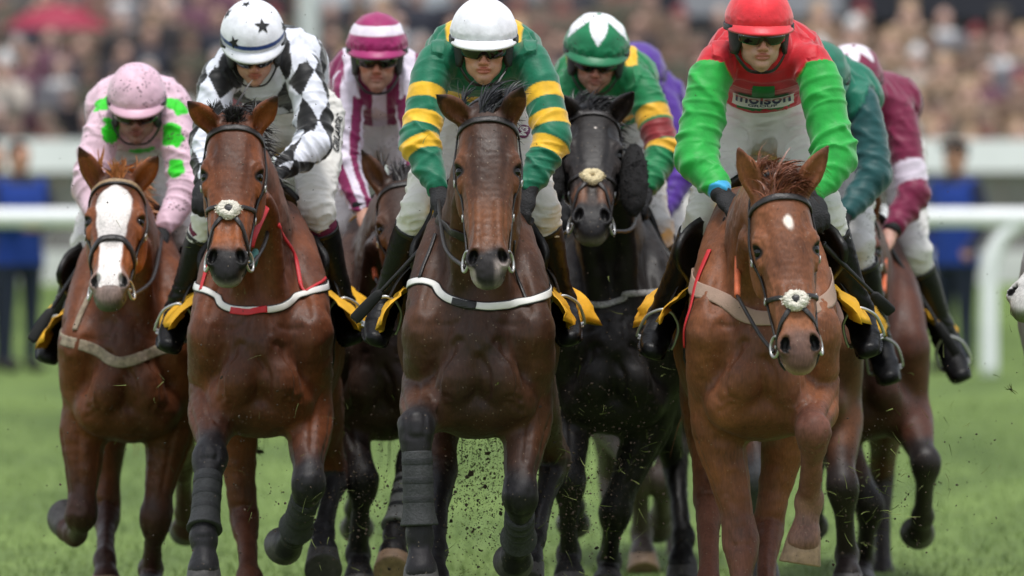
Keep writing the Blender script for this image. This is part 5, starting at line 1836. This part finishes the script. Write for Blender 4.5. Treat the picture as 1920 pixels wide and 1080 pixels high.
if not _only:
    J = {j['key']: j for j in JOCKEYS}
    Hh = {h['key']: h for h in HORSES}

    def surf(bvh, px, py):
        hh = cam_hit(bvh, px, py)
        return hh if hh is not None else None

    # sponsor panel on the red and green silks
    j = J['redgreen']
    hh = surf(j['jb'], 1430, 186)
    if hh:
        c, n = hh
        n = nrm(np.array([0, n[1], n[2]]))
        rt = nrm(np.array([1, 0, .03])); up = nrm(np.cross(n, rt)); up = up if up[2] > 0 else -up
        kz = min(1 / max(up[2], .3), 3.2) * .66
        patch_on(j['jb'], c + up * .045 * kz, rt, up, .075, .06 * kz, M['green_print'], j['jersey'], 'green_cross', .0045)
        patch_on(j['jb'], c - up * .002, rt, up, .17, .070 * kz, M['green_print'], j['jersey'], 'green_cross', .004)
        pt = patch_on(j['jb'], c, rt, up, .215, .055 * kz, M['white_print'], j['jersey'], 'sponsor_panel', .0065, nx=26, ny=14)
        V2, Fl = text_mesh('molson', .062, .0012)
        V2 = V2.copy(); V2[:, 0] *= 1.06; V2[:, 1] *= kz
        # the letters are red above and navy below, split along a level line
        import bmesh
        me = bpy.data.meshes.new('t'); me.from_pydata([(x, y, 0) for x, y in V2[:, :2]], [], Fl)
        bm = bmesh.new(); bm.from_mesh(me)
        bmesh.ops.bisect_plane(bm, geom=bm.verts[:] + bm.edges[:] + bm.faces[:], plane_co=(0, -.006, 0), plane_no=(0, 1, 0))
        bm.verts.index_update()
        VV = np.array([v.co[:] for v in bm.verts]); FF = [tuple(v.index for v in f_.verts) for f_ in bm.faces]
        mi = [0 if f_.calc_center_median().y > -.006 else 1 for f_ in bm.faces]
        bm.free(); bpy.data.meshes.remove(me)
        make('lettering', on_surface(j['jb'], c + up * .007 * kz, rt, up, VV, .0085), FF, None, pt, flat=True, mats=[M['red_print'], M['navy_print']], midx=mi)
        text_on(j['jb'], 'GROUP', c - up * .019 * kz, rt, up, 0.015 * (1 + kz) / 2, M['navy_print'], pt, 'lettering', .0085, .0005, 1.2)
    # name along the thigh of the diamond rider's breeches
    j = J['diamond']
    hh = surf(j['bb'], 634, 250)
    if hh:
        c, n = hh
        a = surf(j['bb'], 628, 300); b = surf(j['bb'], 640, 205)
        rt = nrm((b[0] if b else P(640, 205, c[1])) - (a[0] if a else P(628, 300, c[1])))
        up = nrm(np.cross(n, rt))
        text_on(j['bb'], 'GILLARDS', c, rt, up, .046, M['ink'], j['breeches'], 'lettering', .004, .0012)
    # oval badge on the hip of the white capped rider
    j = J['hoops']
    hh = surf(j['bb'], 982, 245)
    if hh:
        c, n = hh
        rt = nrm(np.array([.28, 0, 1.0]) - n * np.dot(n, (.28, 0, 1.0))); up = nrm(np.cross(n, rt))
        pt = patch_on(j['bb'], c, rt, up, .085, .045, M['plum_print'], j['breeches'], 'oval_badge', .003, oval=True)
        text_on(j['bb'], 'MSI', c, rt, up, .038, M['white_print'], pt, 'lettering', .0045, .0008)
    # small gold emblem on the glove is stitched to the cuff
    # black stars on the white cap
    j = J['diamond']
    me = j['helmet'].data
    Vh = np.array([v.co[:] for v in me.vertices]) + ROOT[j['helmet'].name]
    hb = BVHTree.FromPolygons(Vh.tolist(), [tuple(p.vertices) for p in me.polygons])
    for px, py, r, rot in [(492, 49, .031, 8), (439, 80, .026, 20), (427, 26, .024, -20), (531, 50, .024, 12), (462, 8, .02, 40)]:
        hh = surf(hb, px, py)
        if not hh: continue
        c, n = hh
        rt = nrm(np.array([1.0, 0, 0]) - n * n[0]); up = nrm(np.cross(n, rt)); up = up if up[2] > 0 else -up
        V2 = [(0, 0)]; FF = []
        for ringk in (.35, .7, 1.0):
            for k in range(20):
                an = math.pi / 2 + 2 * math.pi * k / 20 + R(rot)
                q = (k % 4) / 2.0
                q = q if q <= 1 else 2 - q
                e0 = 1.0; e1 = .40
                an0 = math.pi / 2 + 2 * math.pi * (k - k % 4) / 20 + R(rot)
                pA = np.array([math.cos(an0), math.sin(an0)])
                pB = e1 * np.array([math.cos(an0 + math.pi / 5), math.sin(an0 + math.pi / 5)])
                pC = np.array([math.cos(an0 + 2 * math.pi / 5), math.sin(an0 + 2 * math.pi / 5)])
                kk = k % 4
                pt2 = {0: pA, 1: (pA + pB) / 2, 2: pB, 3: (pB + pC) / 2}[kk]
                V2.append(tuple(pt2 * r * ringk))
        for k in range(20):
            FF.append((0, 1 + k, 1 + (k + 1) % 20))
            for rg_ in range(2):
                b0 = 1 + rg_ * 20
                FF.append((b0 + k, b0 + 20 + k, b0 + 20 + (k + 1) % 20, b0 + (k + 1) % 20))
        make('star', on_surface(hb, c, rt, up, np.array(V2), .0022), FF, M['ink'], j['helmet'])
    # lettering on the red rein of the sheepskin bay
    b = Hh['bay_sheepskin']
    st = [P(498, 388, 31.28), P(487, 412, 31.2), P(475, 440, 31.12), P(468, 462, 31.1)]
    v, q = ribbon(catmull(np.array(st), 5), np.tile(np.array([.3, -1, .1]), (16, 1)), .030, .005)
    sp_ = make('martingale_sleeve', v, q, M['red_strap'], b['root'])
    fb = BVHTree.FromPolygons(v.tolist(), q)
    text_on(fb, 'SIS', (P(480, 425, 31.15)), nrm(st[1] - st[2]), nrm(np.cross(nrm(st[1] - st[2]), (.3, -1, .1))) * -1, .034, M['white_print'], sp_, 'lettering', .003, .0008)
    v, q = tube([P(480, 470, 31.1), P(472, 492, 31.05), P(462, 500, 31.0)], [.010, .022, .006], 8, 3)
    make('bit_tab', v, q, M['teal'], b['root'])
    # number on the cloth of the sheepskin bay
    hp = surf(BVHTree.FromPolygons((np.array([v_.co[:] for v_ in b['cloth'].data.vertices]) + ROOT[b['cloth'].name]).tolist(), [tuple(p.vertices) for p in b['cloth'].data.polygons]), 662, 500)
    # whips
    whip(J['pink']['hand'][0] + np.array([-.01, -.03, -.06]), P(58, 640, 33.2), 'black whip with a padded flap pointing down to the left past the pink rider\'s boot')
    whip(P(826, 428, 30.25), P(664, 600, 30.35), 'black whip slanting down across the white capped rider\'s left boot')
    whip(P(1555, 470, 30.0), P(1672, 585, 30.1), 'black whip held low beside the front chestnut\'s yellow cloth')
    whip(P(1672, 470, 35.0), P(1795, 665, 35.0), 'black whip hanging along the maroon rider\'s boot at the right')
# ------------------------------------------------------------------ the setting
def grass_mat():
    m, nt, b = _base('grass_turf')
    N = nt.nodes; Lk = nt.links
    tc = N.new('ShaderNodeTexCoord')
    mp = N.new('ShaderNodeMapping'); mp.inputs['Scale'].default_value = (1.0, .22, 1)
    Lk.new(tc.outputs['Object'], mp.inputs['Vector'])
    n1 = N.new('ShaderNodeTexNoise'); n1.inputs['Scale'].default_value = 1.3; n1.inputs['Detail'].default_value = 6
    n2 = N.new('ShaderNodeTexNoise'); n2.inputs['Scale'].default_value = 16; n2.inputs['Detail'].default_value = 5
    Lk.new(mp.outputs[0], n1.inputs['Vector']); Lk.new(mp.outputs[0], n2.inputs['Vector'])
    cr = N.new('ShaderNodeValToRGB')
    cr.color_ramp.elements[0].position = .30; cr.color_ramp.elements[0].color = tuple(lin(78, 98, 49)) + (1,)
    cr.color_ramp.elements[1].position = .72; cr.color_ramp.elements[1].color = tuple(lin(116, 138, 72)) + (1,)
    Lk.new(n1.outputs['Fac'], cr.inputs['Fac'])
    mr = N.new('ShaderNodeMapRange'); mr.inputs[1].default_value = .3; mr.inputs[2].default_value = .7; mr.inputs[3].default_value = .72; mr.inputs[4].default_value = 1.25
    Lk.new(n2.outputs['Fac'], mr.inputs[0])
    mx = N.new('ShaderNodeMix'); mx.data_type = 'RGBA'; mx.blend_type = 'MULTIPLY'; mx.inputs[0].default_value = 1
    Lk.new(cr.outputs[0], mx.inputs[6]); Lk.new(mr.outputs[0], mx.inputs[7])
    Lk.new(mx.outputs[2], b.inputs['Base Color'])
    b.inputs['Roughness'].default_value = .85; b.inputs['Specular IOR Level'].default_value = .2
    bp = N.new('ShaderNodeBump'); bp.inputs['Strength'].default_value = .5; bp.inputs['Distance'].default_value = .05
    Lk.new(n2.outputs['Fac'], bp.inputs['Height']); Lk.new(bp.outputs[0], b.inputs['Normal'])
    return m

V = np.array([(-900, -60, 0), (900, -60, 0), (900, 1600, 0), (-900, 1600, 0)], float)
tag(make('ground', V, [(0, 1, 2, 3)], grass_mat(), flat=True), 'mown green turf of the racecourse', 'ground', kind='structure')

# blades of turf on the stretch the picture looks along
rg = np.random.default_rng(21)
n = 60000
yy = 28 + 34 * rg.random(n) ** 1.3
xx = (rg.random(n) - .5) * (yy * .135 + 1.5)
hh = rg.uniform(.015, .05, n); an = rg.uniform(0, 2 * math.pi, n); wv = rg.uniform(.002, .0045, n)
lean = rg.normal(0, .35, (n, 2)) * hh[:, None]
base_ = np.stack([xx, yy, np.zeros(n)], 1)
sd_ = np.stack([np.cos(an), np.sin(an), np.zeros(n)], 1) * wv[:, None]
tipv = base_ + np.stack([lean[:, 0], lean[:, 1], hh], 1)
VV = np.stack([base_ - sd_, base_ + sd_, tipv], 1).reshape(-1, 3)
FF = np.arange(3 * n, dtype=np.int32).reshape(n, 3)
tone = rg.random(n)
bc = lin(88, 110, 58) * (1 - tone[:, None]) + lin(132, 152, 86) * tone[:, None]
tag(make('grass', VV, FF, mat('grass_blades', None, rough=.7, var=.15), col=np.repeat(bc, 3, 0), flat=True), 'short grass blades standing on the turf', 'grass', kind='stuff')

# running rail on this side of the stewards: round plastic tube on goose-neck posts
RD = 69.0
zt = P(960, 408, RD)[2]
white_rail = mat('white_plastic_rail', (240, 242, 244), rough=.4, var=.05, scale=6)
rail = empty('running_rail', (0, RD, 0))
v, q = tube([(-16, RD, zt), (-8, RD, zt), (0, RD, zt), (8, RD, zt), (16, RD, zt)], .072, 14, 2)
make('rail', v, q, white_rail, rail)
px0 = P(1855, 600, RD)[0]
for k in range(-3, 3):
    x = px0 + k * 4.6
    v, q = tube([(x, RD, 0), (x, RD, .55), (x + .015, RD, .85), (x + .09, RD, 1.05), (x + .24, RD, zt - .03)], [.07, .07, .07, .065, .06], 14, 5)
    make('post', v, q, white_rail, rail)
tag(rail, 'white plastic running rail on goose neck posts, nearer of the two white rails', 'rail')

# enclosure fence further back: white cap board over a grey slatted screen and a low white kerb
FD = 92.0
fence = empty('enclosure_fence', (0, FD, 0))
zt, zb = P(960, 262, FD)[2], P(960, 322, FD)[2]
v, q = boxm((-22, FD - .06, zb), (22, FD + .06, zt)); make('cap_board', v, q, mat('white_board', (242, 243, 246), rough=.5, var=.04, scale=3), fence, flat=True)
parts = []
for i in range(148):
    x = -22 + i * .3
    parts.append(boxm((x, FD + .065, .30), (x + .285, FD + .10, zb - .003)))
v, q = join(parts); make('screen', v, q, mat('grey_screen', (122, 120, 116), rough=.8, var=.25, scale=2), fence, flat=True)
v, q = boxm((-22, FD - .10, .0), (22, FD + .05, P(960, 470, FD)[2])); make('kerb', v, q, mat('white_kerb', (206, 206, 206), rough=.7, var=.25, scale=1.2), fence, flat=True)
for i in range(12):
    x = -22 + i * 4
    v, q = boxm((x, FD - .13, 0), (x + .14, FD - .065, zt - .05)); make('post', v, q, mat('fence_post', (150, 148, 144), rough=.7, var=.2) if i == 0 else bpy.data.materials['fence_post'], fence, flat=True)
tag(fence, 'long enclosure fence with white cap board in front of the crowd', 'fence')

# grassy bank that lifts the fence above the course
zb_ = P(960, 532, FD - .2)[2]
Vb = np.array([(-40, 75, .004), (40, 75, .004), (40, FD - .12, zb_), (-40, FD - .12, zb_), (-40, FD - .12, -.3), (40, FD - .12, -.3)], float)
tag(make('grass_bank', Vb, [(0, 1, 2, 3), (3, 2, 5, 4)], bpy.data.materials['grass_turf'], flat=True), 'low grass bank below the enclosure fence', 'bank', kind='structure')

# terracing and grandstand
CD = 94.0
ter = []
STEP, RISE = .78, .205
z0 = P(960, 240, CD)[2] - 1.62
for r in range(11):
    ter.append(boxm((-22, CD - .4 + r * STEP, 0), (22, CD - .4 + (r + 1) * STEP - .003, z0 + r * RISE)))
v, q = join(ter)
tag(make('terrace', v, q, mat('concrete', (120, 116, 110), rough=.9, var=.2, scale=2), flat=True), 'concrete standing terrace', 'terrace', kind='structure')
BD = CD + 11 * STEP + 1.5
st = empty('grandstand', (0, BD, 0))
zr = z0 + 11 * RISE
dkm = mat('dark_stand', (44, 46, 54), rough=.8, var=.2, scale=.6)
v, q = boxm((-26, BD, 0), (26, BD + .4, zr + 9)); make('back_wall', v, q, mat('stand_wall', (112, 108, 106), rough=.85, var=.35, scale=.35), st, flat=True)
x0 = P(1590, 0, BD - .5)[0]
v, q = boxm((x0, BD - .6, P(0, 38, BD - .6)[2]), (26, BD - .01, zr + 5)); make('dark_panel', v, q, dkm, st, flat=True)
for pa, pb in ((1280, 1585),):
    v, q = boxm((P(pa, 0, BD - .5)[0], BD - .5, P(0, 30, BD - .5)[2]), (P(pb, 0, BD - .5)[0], BD - .01, zr + 5)); make('light_panel', v, q, mat('pale_panel', (150, 152, 156), rough=.7, var=.2, scale=.8), st, flat=True)
v, q = boxm((P(560, 0, BD - .5)[0], BD - .5, P(0, 45, BD - .5)[2]), (P(860, 0, BD - .5)[0], BD - .01, P(0, -60, BD)[2])); make('window', v, q, mat('pale_window', (186, 192, 196), rough=.3, var=.15, scale=.8), st, flat=True)
v, q = boxm((P(1140, 0, BD - .5)[0], BD - .45, P(0, 70, BD - .5)[2]), (P(1330, 0, BD - .5)[0], BD - .01, P(0, -60, BD)[2])); make('window', v, q, dkm, st, flat=True)
a = P(985, -40, BD - 1); b = P(1085, 110, BD - 1)
v, q = tube([a, b], .11, 10, 1); make('roof_strut', v, q, mat('grey_steel', (150, 152, 154), rough=.5, var=.1), st)
tag(st, 'grandstand wall with dark and pale panels rising behind the crowd', 'grandstand')
pd = CD - .8
xp = P(578, 60, pd)[0]
pole = empty('white_pole', (xp, pd, 0))
v, q = tube([(xp, pd, 0), (xp, pd, 2), (xp, pd, 6)], .11, 14, 2); make('shaft', v, q, mat('pole_paint', (206, 210, 210), rough=.5, var=.05), pole)
v, q = boxm((xp - .2, pd - .2, 0), (xp + .2, pd + .2, .06)); make('base_plate', v, q, bpy.data.materials['pole_paint'], pole, flat=True)
tag(pole, 'tall white pole rising out of the crowd above the star capped rider', 'pole')

# ------------------------------------------------------------------ spectators
def build_spectator(name, coat, trousers, skin, hat, hatc, scarf=None, pose=0, h=.022, seed=0):
    """standing figure 1.72 m tall at the origin facing -Y; returns meshes (V, Q, colours) for body and for hat or hair"""
    B = Body()
    z = 1.72
    A = np.array
    B.ell((0, -.01, 1.60), (.076, .096, .115), k=.02)
    B.ell((0, -.105, 1.585), (.014, .020, .025), k=.015)
    B.ell((0, -.085, 1.525), (.03, .022, .02), k=.02)
    for s in (-1, 1): B.ell((.078 * s, .0, 1.60), (.012, .02, .032), k=.01)
    B.loft([(A([0, .0, 1.52]), .056, .058), (A([0, .01, 1.43]), .062, .062)], k=.03)
    B.loft([(A([0, .0, 1.42]), .17, .085), (A([0, -.005, 1.28]), .205, .125), (A([0, -.005, 1.05]), .185, .125), (A([0, 0, .80]), .20, .13)], k=.04, cap=.4)
    for s in (-1, 1):
        if pose == 0:
            arm = [(A([.185 * s, 0, 1.39]), .062, .062), (A([.255 * s, .02, 1.12]), .054, .056), (A([.225 * s, -.10, .92]), .045, .045)]
            hand = A([.215 * s, -.13, .88])
        elif pose == 1:
            arm = [(A([.185 * s, 0, 1.39]), .062, .062), (A([.25 * s, -.02, 1.14]), .054, .056), (A([.07 * s, -.20, 1.10]), .045, .045)]
            hand = A([.03 * s, -.22, 1.10])
        else:
            arm = [(A([.185 * s, 0, 1.39]), .062, .062), (A([.24 * s, -.10, 1.18]), .054, .056), (A([.10 * s, -.20, 1.42]), .045, .045)]
            hand = A([.075 * s, -.21, 1.48])
        B.loft(arm, k=.03)
        B.ell(hand, (.04, .04, .05), k=.02)
        B.loft([(A([.095 * s, 0, .84]), .095, .105), (A([.10 * s, 0, .48]), .065, .072), (A([.10 * s, .01, .10]), .045, .05)], k=.03)
        B.loft([(A([.10 * s, .02, .05]), .045, .045), (A([.11 * s, -.14, .035]), .045, .035)], k=.03)
    V, Q = B.mesh(h)
    col = np.tile(lin(*coat), (len(V), 1))
    hz = V[:, 2]
    col = np.where((hz < .80)[:, None], lin(*trousers), col)
    col = np.where((hz < .09)[:, None], lin(26, 22, 20), col)
    sk = (hz > 1.46) | False
    col = np.where(sk[:, None], lin(*skin), col)
    if scarf is not None: col = np.where(((hz > 1.40) & (hz < 1.48) & (np.abs(V[:, 0]) < .12))[:, None], lin(*scarf), col)
    for s in (-1, 1):
        d = np.linalg.norm(V - hand * A([s * (1 if hand[0] > 0 else -1), 1, 1]), axis=1)
        col = np.where((d < .062)[:, None], lin(*skin), col)
    front = V[:, 1] < -.07
    eye = front & (np.abs(np.abs(V[:, 0]) - .032) < .014) & (np.abs(hz - 1.61) < .010)
    col = np.where(eye[:, None], lin(60, 46, 40), col)
    mouth = front & (np.abs(V[:, 0]) < .026) & (np.abs(hz - 1.548) < .010)
    col = np.where(mouth[:, None], lin(150, 84, 76), col)
    Bh = Body()
    if hat == 'hair':
        Bh.ell((0, .012, 1.635), (.086, .100, .098), k=.02); Bh.ell((0, -.10, 1.585), (.07, .06, .075), k=.02, op='s')
    elif hat == 'long':
        Bh.ell((0, .012, 1.635), (.090, .104, .100), k=.02); Bh.ell((0, .045, 1.50), (.10, .07, .12), k=.05); Bh.ell((0, -.10, 1.57), (.066, .07, .09), k=.02, op='s')
    elif hat == 'flat':
        Bh.ell((0, -.01, 1.695), (.105, .128, .042), k=.02); Bh.ell((0, -.115, 1.672), (.07, .04, .012), k=.015); Bh.ell((0, .02, 1.62), (.083, .095, .055), k=.02); Bh.ell((0, -.11, 1.575), (.068, .07, .075), k=.02, op='s')
    elif hat == 'brim':
        Bh.ell((0, 0, 1.70), (.088, .105, .075), k=.015); Bh.ell((0, 0, 1.665), (.155, .175, .012), k=.015)
    elif hat == 'wool':
        Bh.ell((0, .005, 1.665), (.090, .108, .095), k=.02); Bh.ell((0, 0, 1.765), (.03, .03, .03), k=.02); Bh.ell((0, -.11, 1.58), (.07, .06, .068), k=.015, op='s')
    Vh, Qh = Bh.mesh(.016 if h < .03 else .02)
    return (V, Q, col), (Vh, Qh, hatc)

SPECT = [
    ('dark navy coat and brown hair', (46, 48, 59), (38, 38, 44), (202, 165, 148), 'hair', (71, 56, 46), None, 0),
    ('tweed jacket and flat cap', (108, 98, 86), (79, 71, 61), (209, 173, 157), 'flat', (96, 88, 75), (132, 75, 69), 1),
    ('black coat and grey hair', (42, 40, 43), (36, 36, 38), (204, 171, 157), 'hair', (152, 150, 148), None, 1),
    ('camel coat and long fair hair', (165, 140, 117), (56, 53, 54), (218, 182, 163), 'long', (169, 142, 108), None, 2),
    ('green wax jacket and wide brimmed hat', (79, 79, 65), (96, 86, 66), (200, 165, 146), 'brim', (92, 79, 66), None, 0),
    ('grey coat with a white scarf and dark hair', (117, 117, 123), (48, 48, 54), (217, 179, 165), 'hair', (54, 48, 46), (218, 218, 218), 1),
    ('plum coat and long brown hair', (108, 71, 86), (48, 42, 48), (217, 179, 163), 'long', (96, 73, 59), None, 0),
    ('pale cream coat and white woollen hat', (199, 190, 179), (100, 94, 90), (215, 177, 160), 'wool', (218, 218, 218), None, 2),
    ('brown jacket and dark red hat', (115, 94, 79), (63, 54, 51), (204, 169, 152), 'wool', (127, 56, 61), None, 1),
]
rg = np.random.default_rng(5)
protos = []
pcol = mat('spectator_cloth', None, rough=.85, var=.12, scale=20)
for k, (desc, coat, tr, skn, hat, hc, sc_, pose) in enumerate(SPECT):
    (V, Q, c), (Vh, Qh, hcc) = build_spectator('s', coat, tr, skn, hat, hc, sc_, pose, seed=k)
    protos.append((desc, V, Q, c, Vh, Qh, mat('headwear_%d' % k, hcc, rough=.9, var=.2, scale=60), hat))
first = {}
for r in range(9):
    y = CD + r * STEP
    zz = z0 + r * RISE
    wdt = 16.4
    xs_ = np.arange(-wdt / 2, wdt / 2, .50)
    for i, x in enumerate(xs_):
        px = 960 + F * x / y
        if rg.random() < .04: continue
        if px > 1250 and r > 6: continue
        w = np.array([1, 1, 1, 1, 1, 1, 1, 1, 1], float)
        if px > 1100: w = np.array([.5, 1.7, .35, 2.3, .9, .8, .35, .6, .8])
        else: w = np.array([2.3, 1.2, 2.2, .6, 1.0, .9, .45, .25, .5])
        k = rg.choice(9, p=w / w.sum())
        desc, V, Q, c, Vh, Qh, hm_, hat = protos[k]
        sx = x + rg.normal(0, .06) + (.25 if r % 2 else 0)
        pos = (sx, y + rg.normal(0, .05), zz + .0)
        if k not in first:
            base = np.array(pos)
            o = make('spectator', V + base, Q, pcol, loc=base, col=c)
            hto = make('hair' if hat in ('hair', 'long') else 'hat', Vh + base, Qh, hm_, o)
            first[k] = (o, hto)
        else:
            o0, h0_ = first[k]
            o = o0.copy(); scene.collection.objects.link(o)
            hto = h0_.copy(); scene.collection.objects.link(hto); hto.parent = o
            o.location = pos
        o.rotation_euler = (0, 0, rg.normal(0, .25))
        s_ = rg.uniform(.93, 1.06); o.scale = (s_, s_, s_)
        tag(o, 'blurred spectator in the crowd wearing a ' + desc, 'spectator', 'spectators in a ' + desc)

# maroon umbrella above the crowd at the left
ux, uy = P(105, 40, CD + 1.2)[0], CD + 1.2
uz = P(105, 8, CD + 1.2)[2]
um = empty('umbrella', (ux, uy, uz - 1.0))
prof = []
nn = 8
V = [(ux, uy, uz + .02)]; Fl = []
for kr in range(1, 6):
    e = kr / 5
    for a_ in range(nn * 3):
        an = 2 * math.pi * a_ / (nn * 3)
        scal = 1 - .06 * (0.5 - 0.5 * math.cos(3 * 2 * math.pi * (a_ % 3) / 9)) * e
        V.append((ux + .56 * e * scal * math.cos(an), uy + .56 * e * scal * math.sin(an), uz - .26 * e ** 1.8))
m3 = nn * 3
for a_ in range(m3):
    Fl.append((0, 1 + a_, 1 + (a_ + 1) % m3))
    for kr in range(4):
        b0 = 1 + kr * m3
        Fl.append((b0 + a_, b0 + m3 + a_, b0 + m3 + (a_ + 1) % m3, b0 + (a_ + 1) % m3))
make('canopy', np.array(V), Fl, mat('umbrella_cloth', (148, 34, 62), rough=.6, var=.1), um)
v, q = tube([(ux, uy, uz), (ux, uy, uz - .5), (ux, uy, uz - .95)], .008, 8, 2); make('shaft', v, q, M['steel'], um)
tag(um, 'open maroon umbrella above the crowd at the upper left', 'umbrella')

# stewards in blue by the rail
def steward(px, d, label, rot, pose=0, hat='hair', coat=(20, 56, 140)):
    (V, Q, c), (Vh, Qh, hcc) = build_spectator('s', coat, (26, 34, 54), (196, 146, 122), hat, (34, 28, 28), (36, 42, 60), pose, h=.014)
    b = np.array([P(px, 400, d)[0], d, 0])
    c_, s_ = math.cos(rot), math.sin(rot)
    Rm = np.array([[c_, -s_, 0], [s_, c_, 0], [0, 0, 1]])
    sl_ = (np.abs(V[:, 0]) > .20) & (V[:, 2] > .9) & (V[:, 2] < 1.44)
    c = np.where(sl_[:, None], lin(28, 34, 60), c)
    o = make('person', V @ Rm.T * 1.04 + b, Q, pcol, loc=b, col=c)
    make('hair', Vh @ Rm.T * 1.04 + b, Qh, mat('steward_hair_%d' % px, (34, 28, 28), rough=.8), o)
    tag(o, label, 'person', 'stewards in blue jackets behind the rail')
steward(36, 70.5, 'steward in a blue jacket behind the rail at the far left of the picture', .5, 1)
steward(1792, 70.5, 'steward in a blue jacket behind the white rail post at the right', -.75, 0, 'flat')
steward(-14, 71.6, 'dark haired person cut by the left edge of the picture behind the rail', .9, 0, 'hair', (36, 44, 70))

# ------------------------------------------------------------------ turf thrown up by the hooves
rg = np.random.default_rng(9)
V = []; Fl = []; C_ = []
_ph = (1 + 5 ** .5) / 2
ICO = np.array([(-1, _ph, 0), (1, _ph, 0), (-1, -_ph, 0), (1, -_ph, 0), (0, -1, _ph), (0, 1, _ph), (0, -1, -_ph), (0, 1, -_ph), (_ph, 0, -1), (_ph, 0, 1), (-_ph, 0, -1), (-_ph, 0, 1)]) / 1.9
ICF = [(0, 11, 5), (0, 5, 1), (0, 1, 7), (0, 7, 10), (0, 10, 11), (1, 5, 9), (5, 11, 4), (11, 10, 2), (10, 7, 6), (7, 1, 8), (3, 9, 4), (3, 4, 2), (3, 2, 6), (3, 6, 8), (3, 8, 9), (4, 9, 5), (2, 4, 11), (6, 2, 10), (8, 6, 7), (9, 8, 1)]
def clod(c, r):
    b = len(V)
    q, _ = np.linalg.qr(rg.normal(0, 1, (3, 3)))
    pts = (ICO * rg.uniform(.45, 1.25, (12, 1)) * rg.uniform(.5, 1.3, 3) * r) @ q
    for p in pts: V.append(np.asarray(c) + p)
    for t in ICF: Fl.append(tuple(b + i for i in t))
    tone = rg.uniform(.5, 1.5)
    for _ in range(12): C_.append(lin(58, 46, 36) * tone)
def blade(c, L):
    b = len(V)
    d = nrm(rg.normal(0, 1, 3)); s = nrm(np.cross(d, rg.normal(0, 1, 3))) * rg.uniform(.0009, .0018); g = rg.normal(0, .35, 3)
    cc = lin(134, 146, 80) * rg.uniform(.3, 1.0)
    p = np.asarray(c, float)
    for i in range(4):
        w = 1 - i / 3 * .8
        V.append(p - s * w); V.append(p + s * w); C_.append(cc); C_.append(cc)
        d = nrm(d + g * .5); p = p + d * L / 3
    for i in range(3): Fl.append((b + 2 * i, b + 2 * i + 1, b + 2 * i + 3, b + 2 * i + 2))
def burst(px, py, sx, sy, d, sd, n, nb, rmax):
    for i in range(n):
        r = min(.0010 + rg.exponential(.0013), rmax)
        clod(P(px + rg.normal(0, sx), py + rg.normal(0, sy), d + rg.normal(0, sd)), r)
    for i in range(int(nb * .7)):
        blade(P(px + rg.normal(0, sx * 1.2), py + rg.normal(0, sy), d + rg.normal(0, sd)), rg.uniform(.02, .065))
burst(900, 930, 55, 80, 31.0, .5, 1500, 70, .012)
burst(890, 850, 60, 45, 31.6, .5, 1500, 20, .004)
burst(920, 900, 70, 90, 33.6, .5, 260, 20, .030)
burst(900, 1000, 70, 50, 30.8, .4, 160, 10, .022)
burst(700, 950, 60, 80, 31.6, .6, 700, 60, .009)
burst(1085, 920, 60, 100, 31.2, .7, 1000, 130, .009)
burst(1180, 800, 90, 130, 31.6, .6, 500, 60, .005)
burst(1640, 930, 60, 90, 31.5, .8, 500, 130, .008)
burst(1780, 850, 80, 120, 31.5, .8, 140, 40, .007)
burst(520, 900, 90, 110, 30.6, .6, 220, 30, .007)
burst(240, 700, 160, 240, 31, 1.0, 240, 14, .004)
burst(960, 500, 560, 330, 30, 1.2, 700, 20, .0028)
tag(make('flying_turf', np.array(V), Fl, mat('turf_specks', None, rough=.9, var=.1), col=np.array(C_), flat=True), 'specks of soil and torn grass thrown up by the hooves', 'turf', kind='stuff')
# one big clod in the air between the front legs of the sheepskin bay
def big_clod(px, py, d, r, label):
    c = P(px, py, d)
    v, q = sphere(c, (r, r * .6, r * .5), None, 18, 12)
    dsp = (vnoise(v * 45, 3) - .5) * r * 1.5 + (vnoise(v * 120, 5) - .5) * r * .7
    v = v + (v - c) / np.linalg.norm(v - c, axis=1)[:, None] * dsp[:, None]
    o = make('clod', v, q, M['clod'], loc=c)
    rs = [v[i] for i in rg.integers(0, len(v), 14)]
    make('grass_tuft', *hair(rs, [p - c for p in rs], .03, .003, .4, 4, (0, 0, -.2), 4), M['clod_grass'], o)
    tag(o, label, 'clod')
M['clod'] = mat('soil', (52, 46, 36), rough=.95, var=.4, scale=60, bump=.6)
M['clod_grass'] = mat('torn_grass', (92, 104, 52), rough=.8, var=.3)
big_clod(482, 846, 33.2, .020, 'dark clod of turf in the air between the legs of the sheepskin bay')
big_clod(1895, 730, 30.8, .006, 'tiny clod of soil in the air at the right, above the open grass')
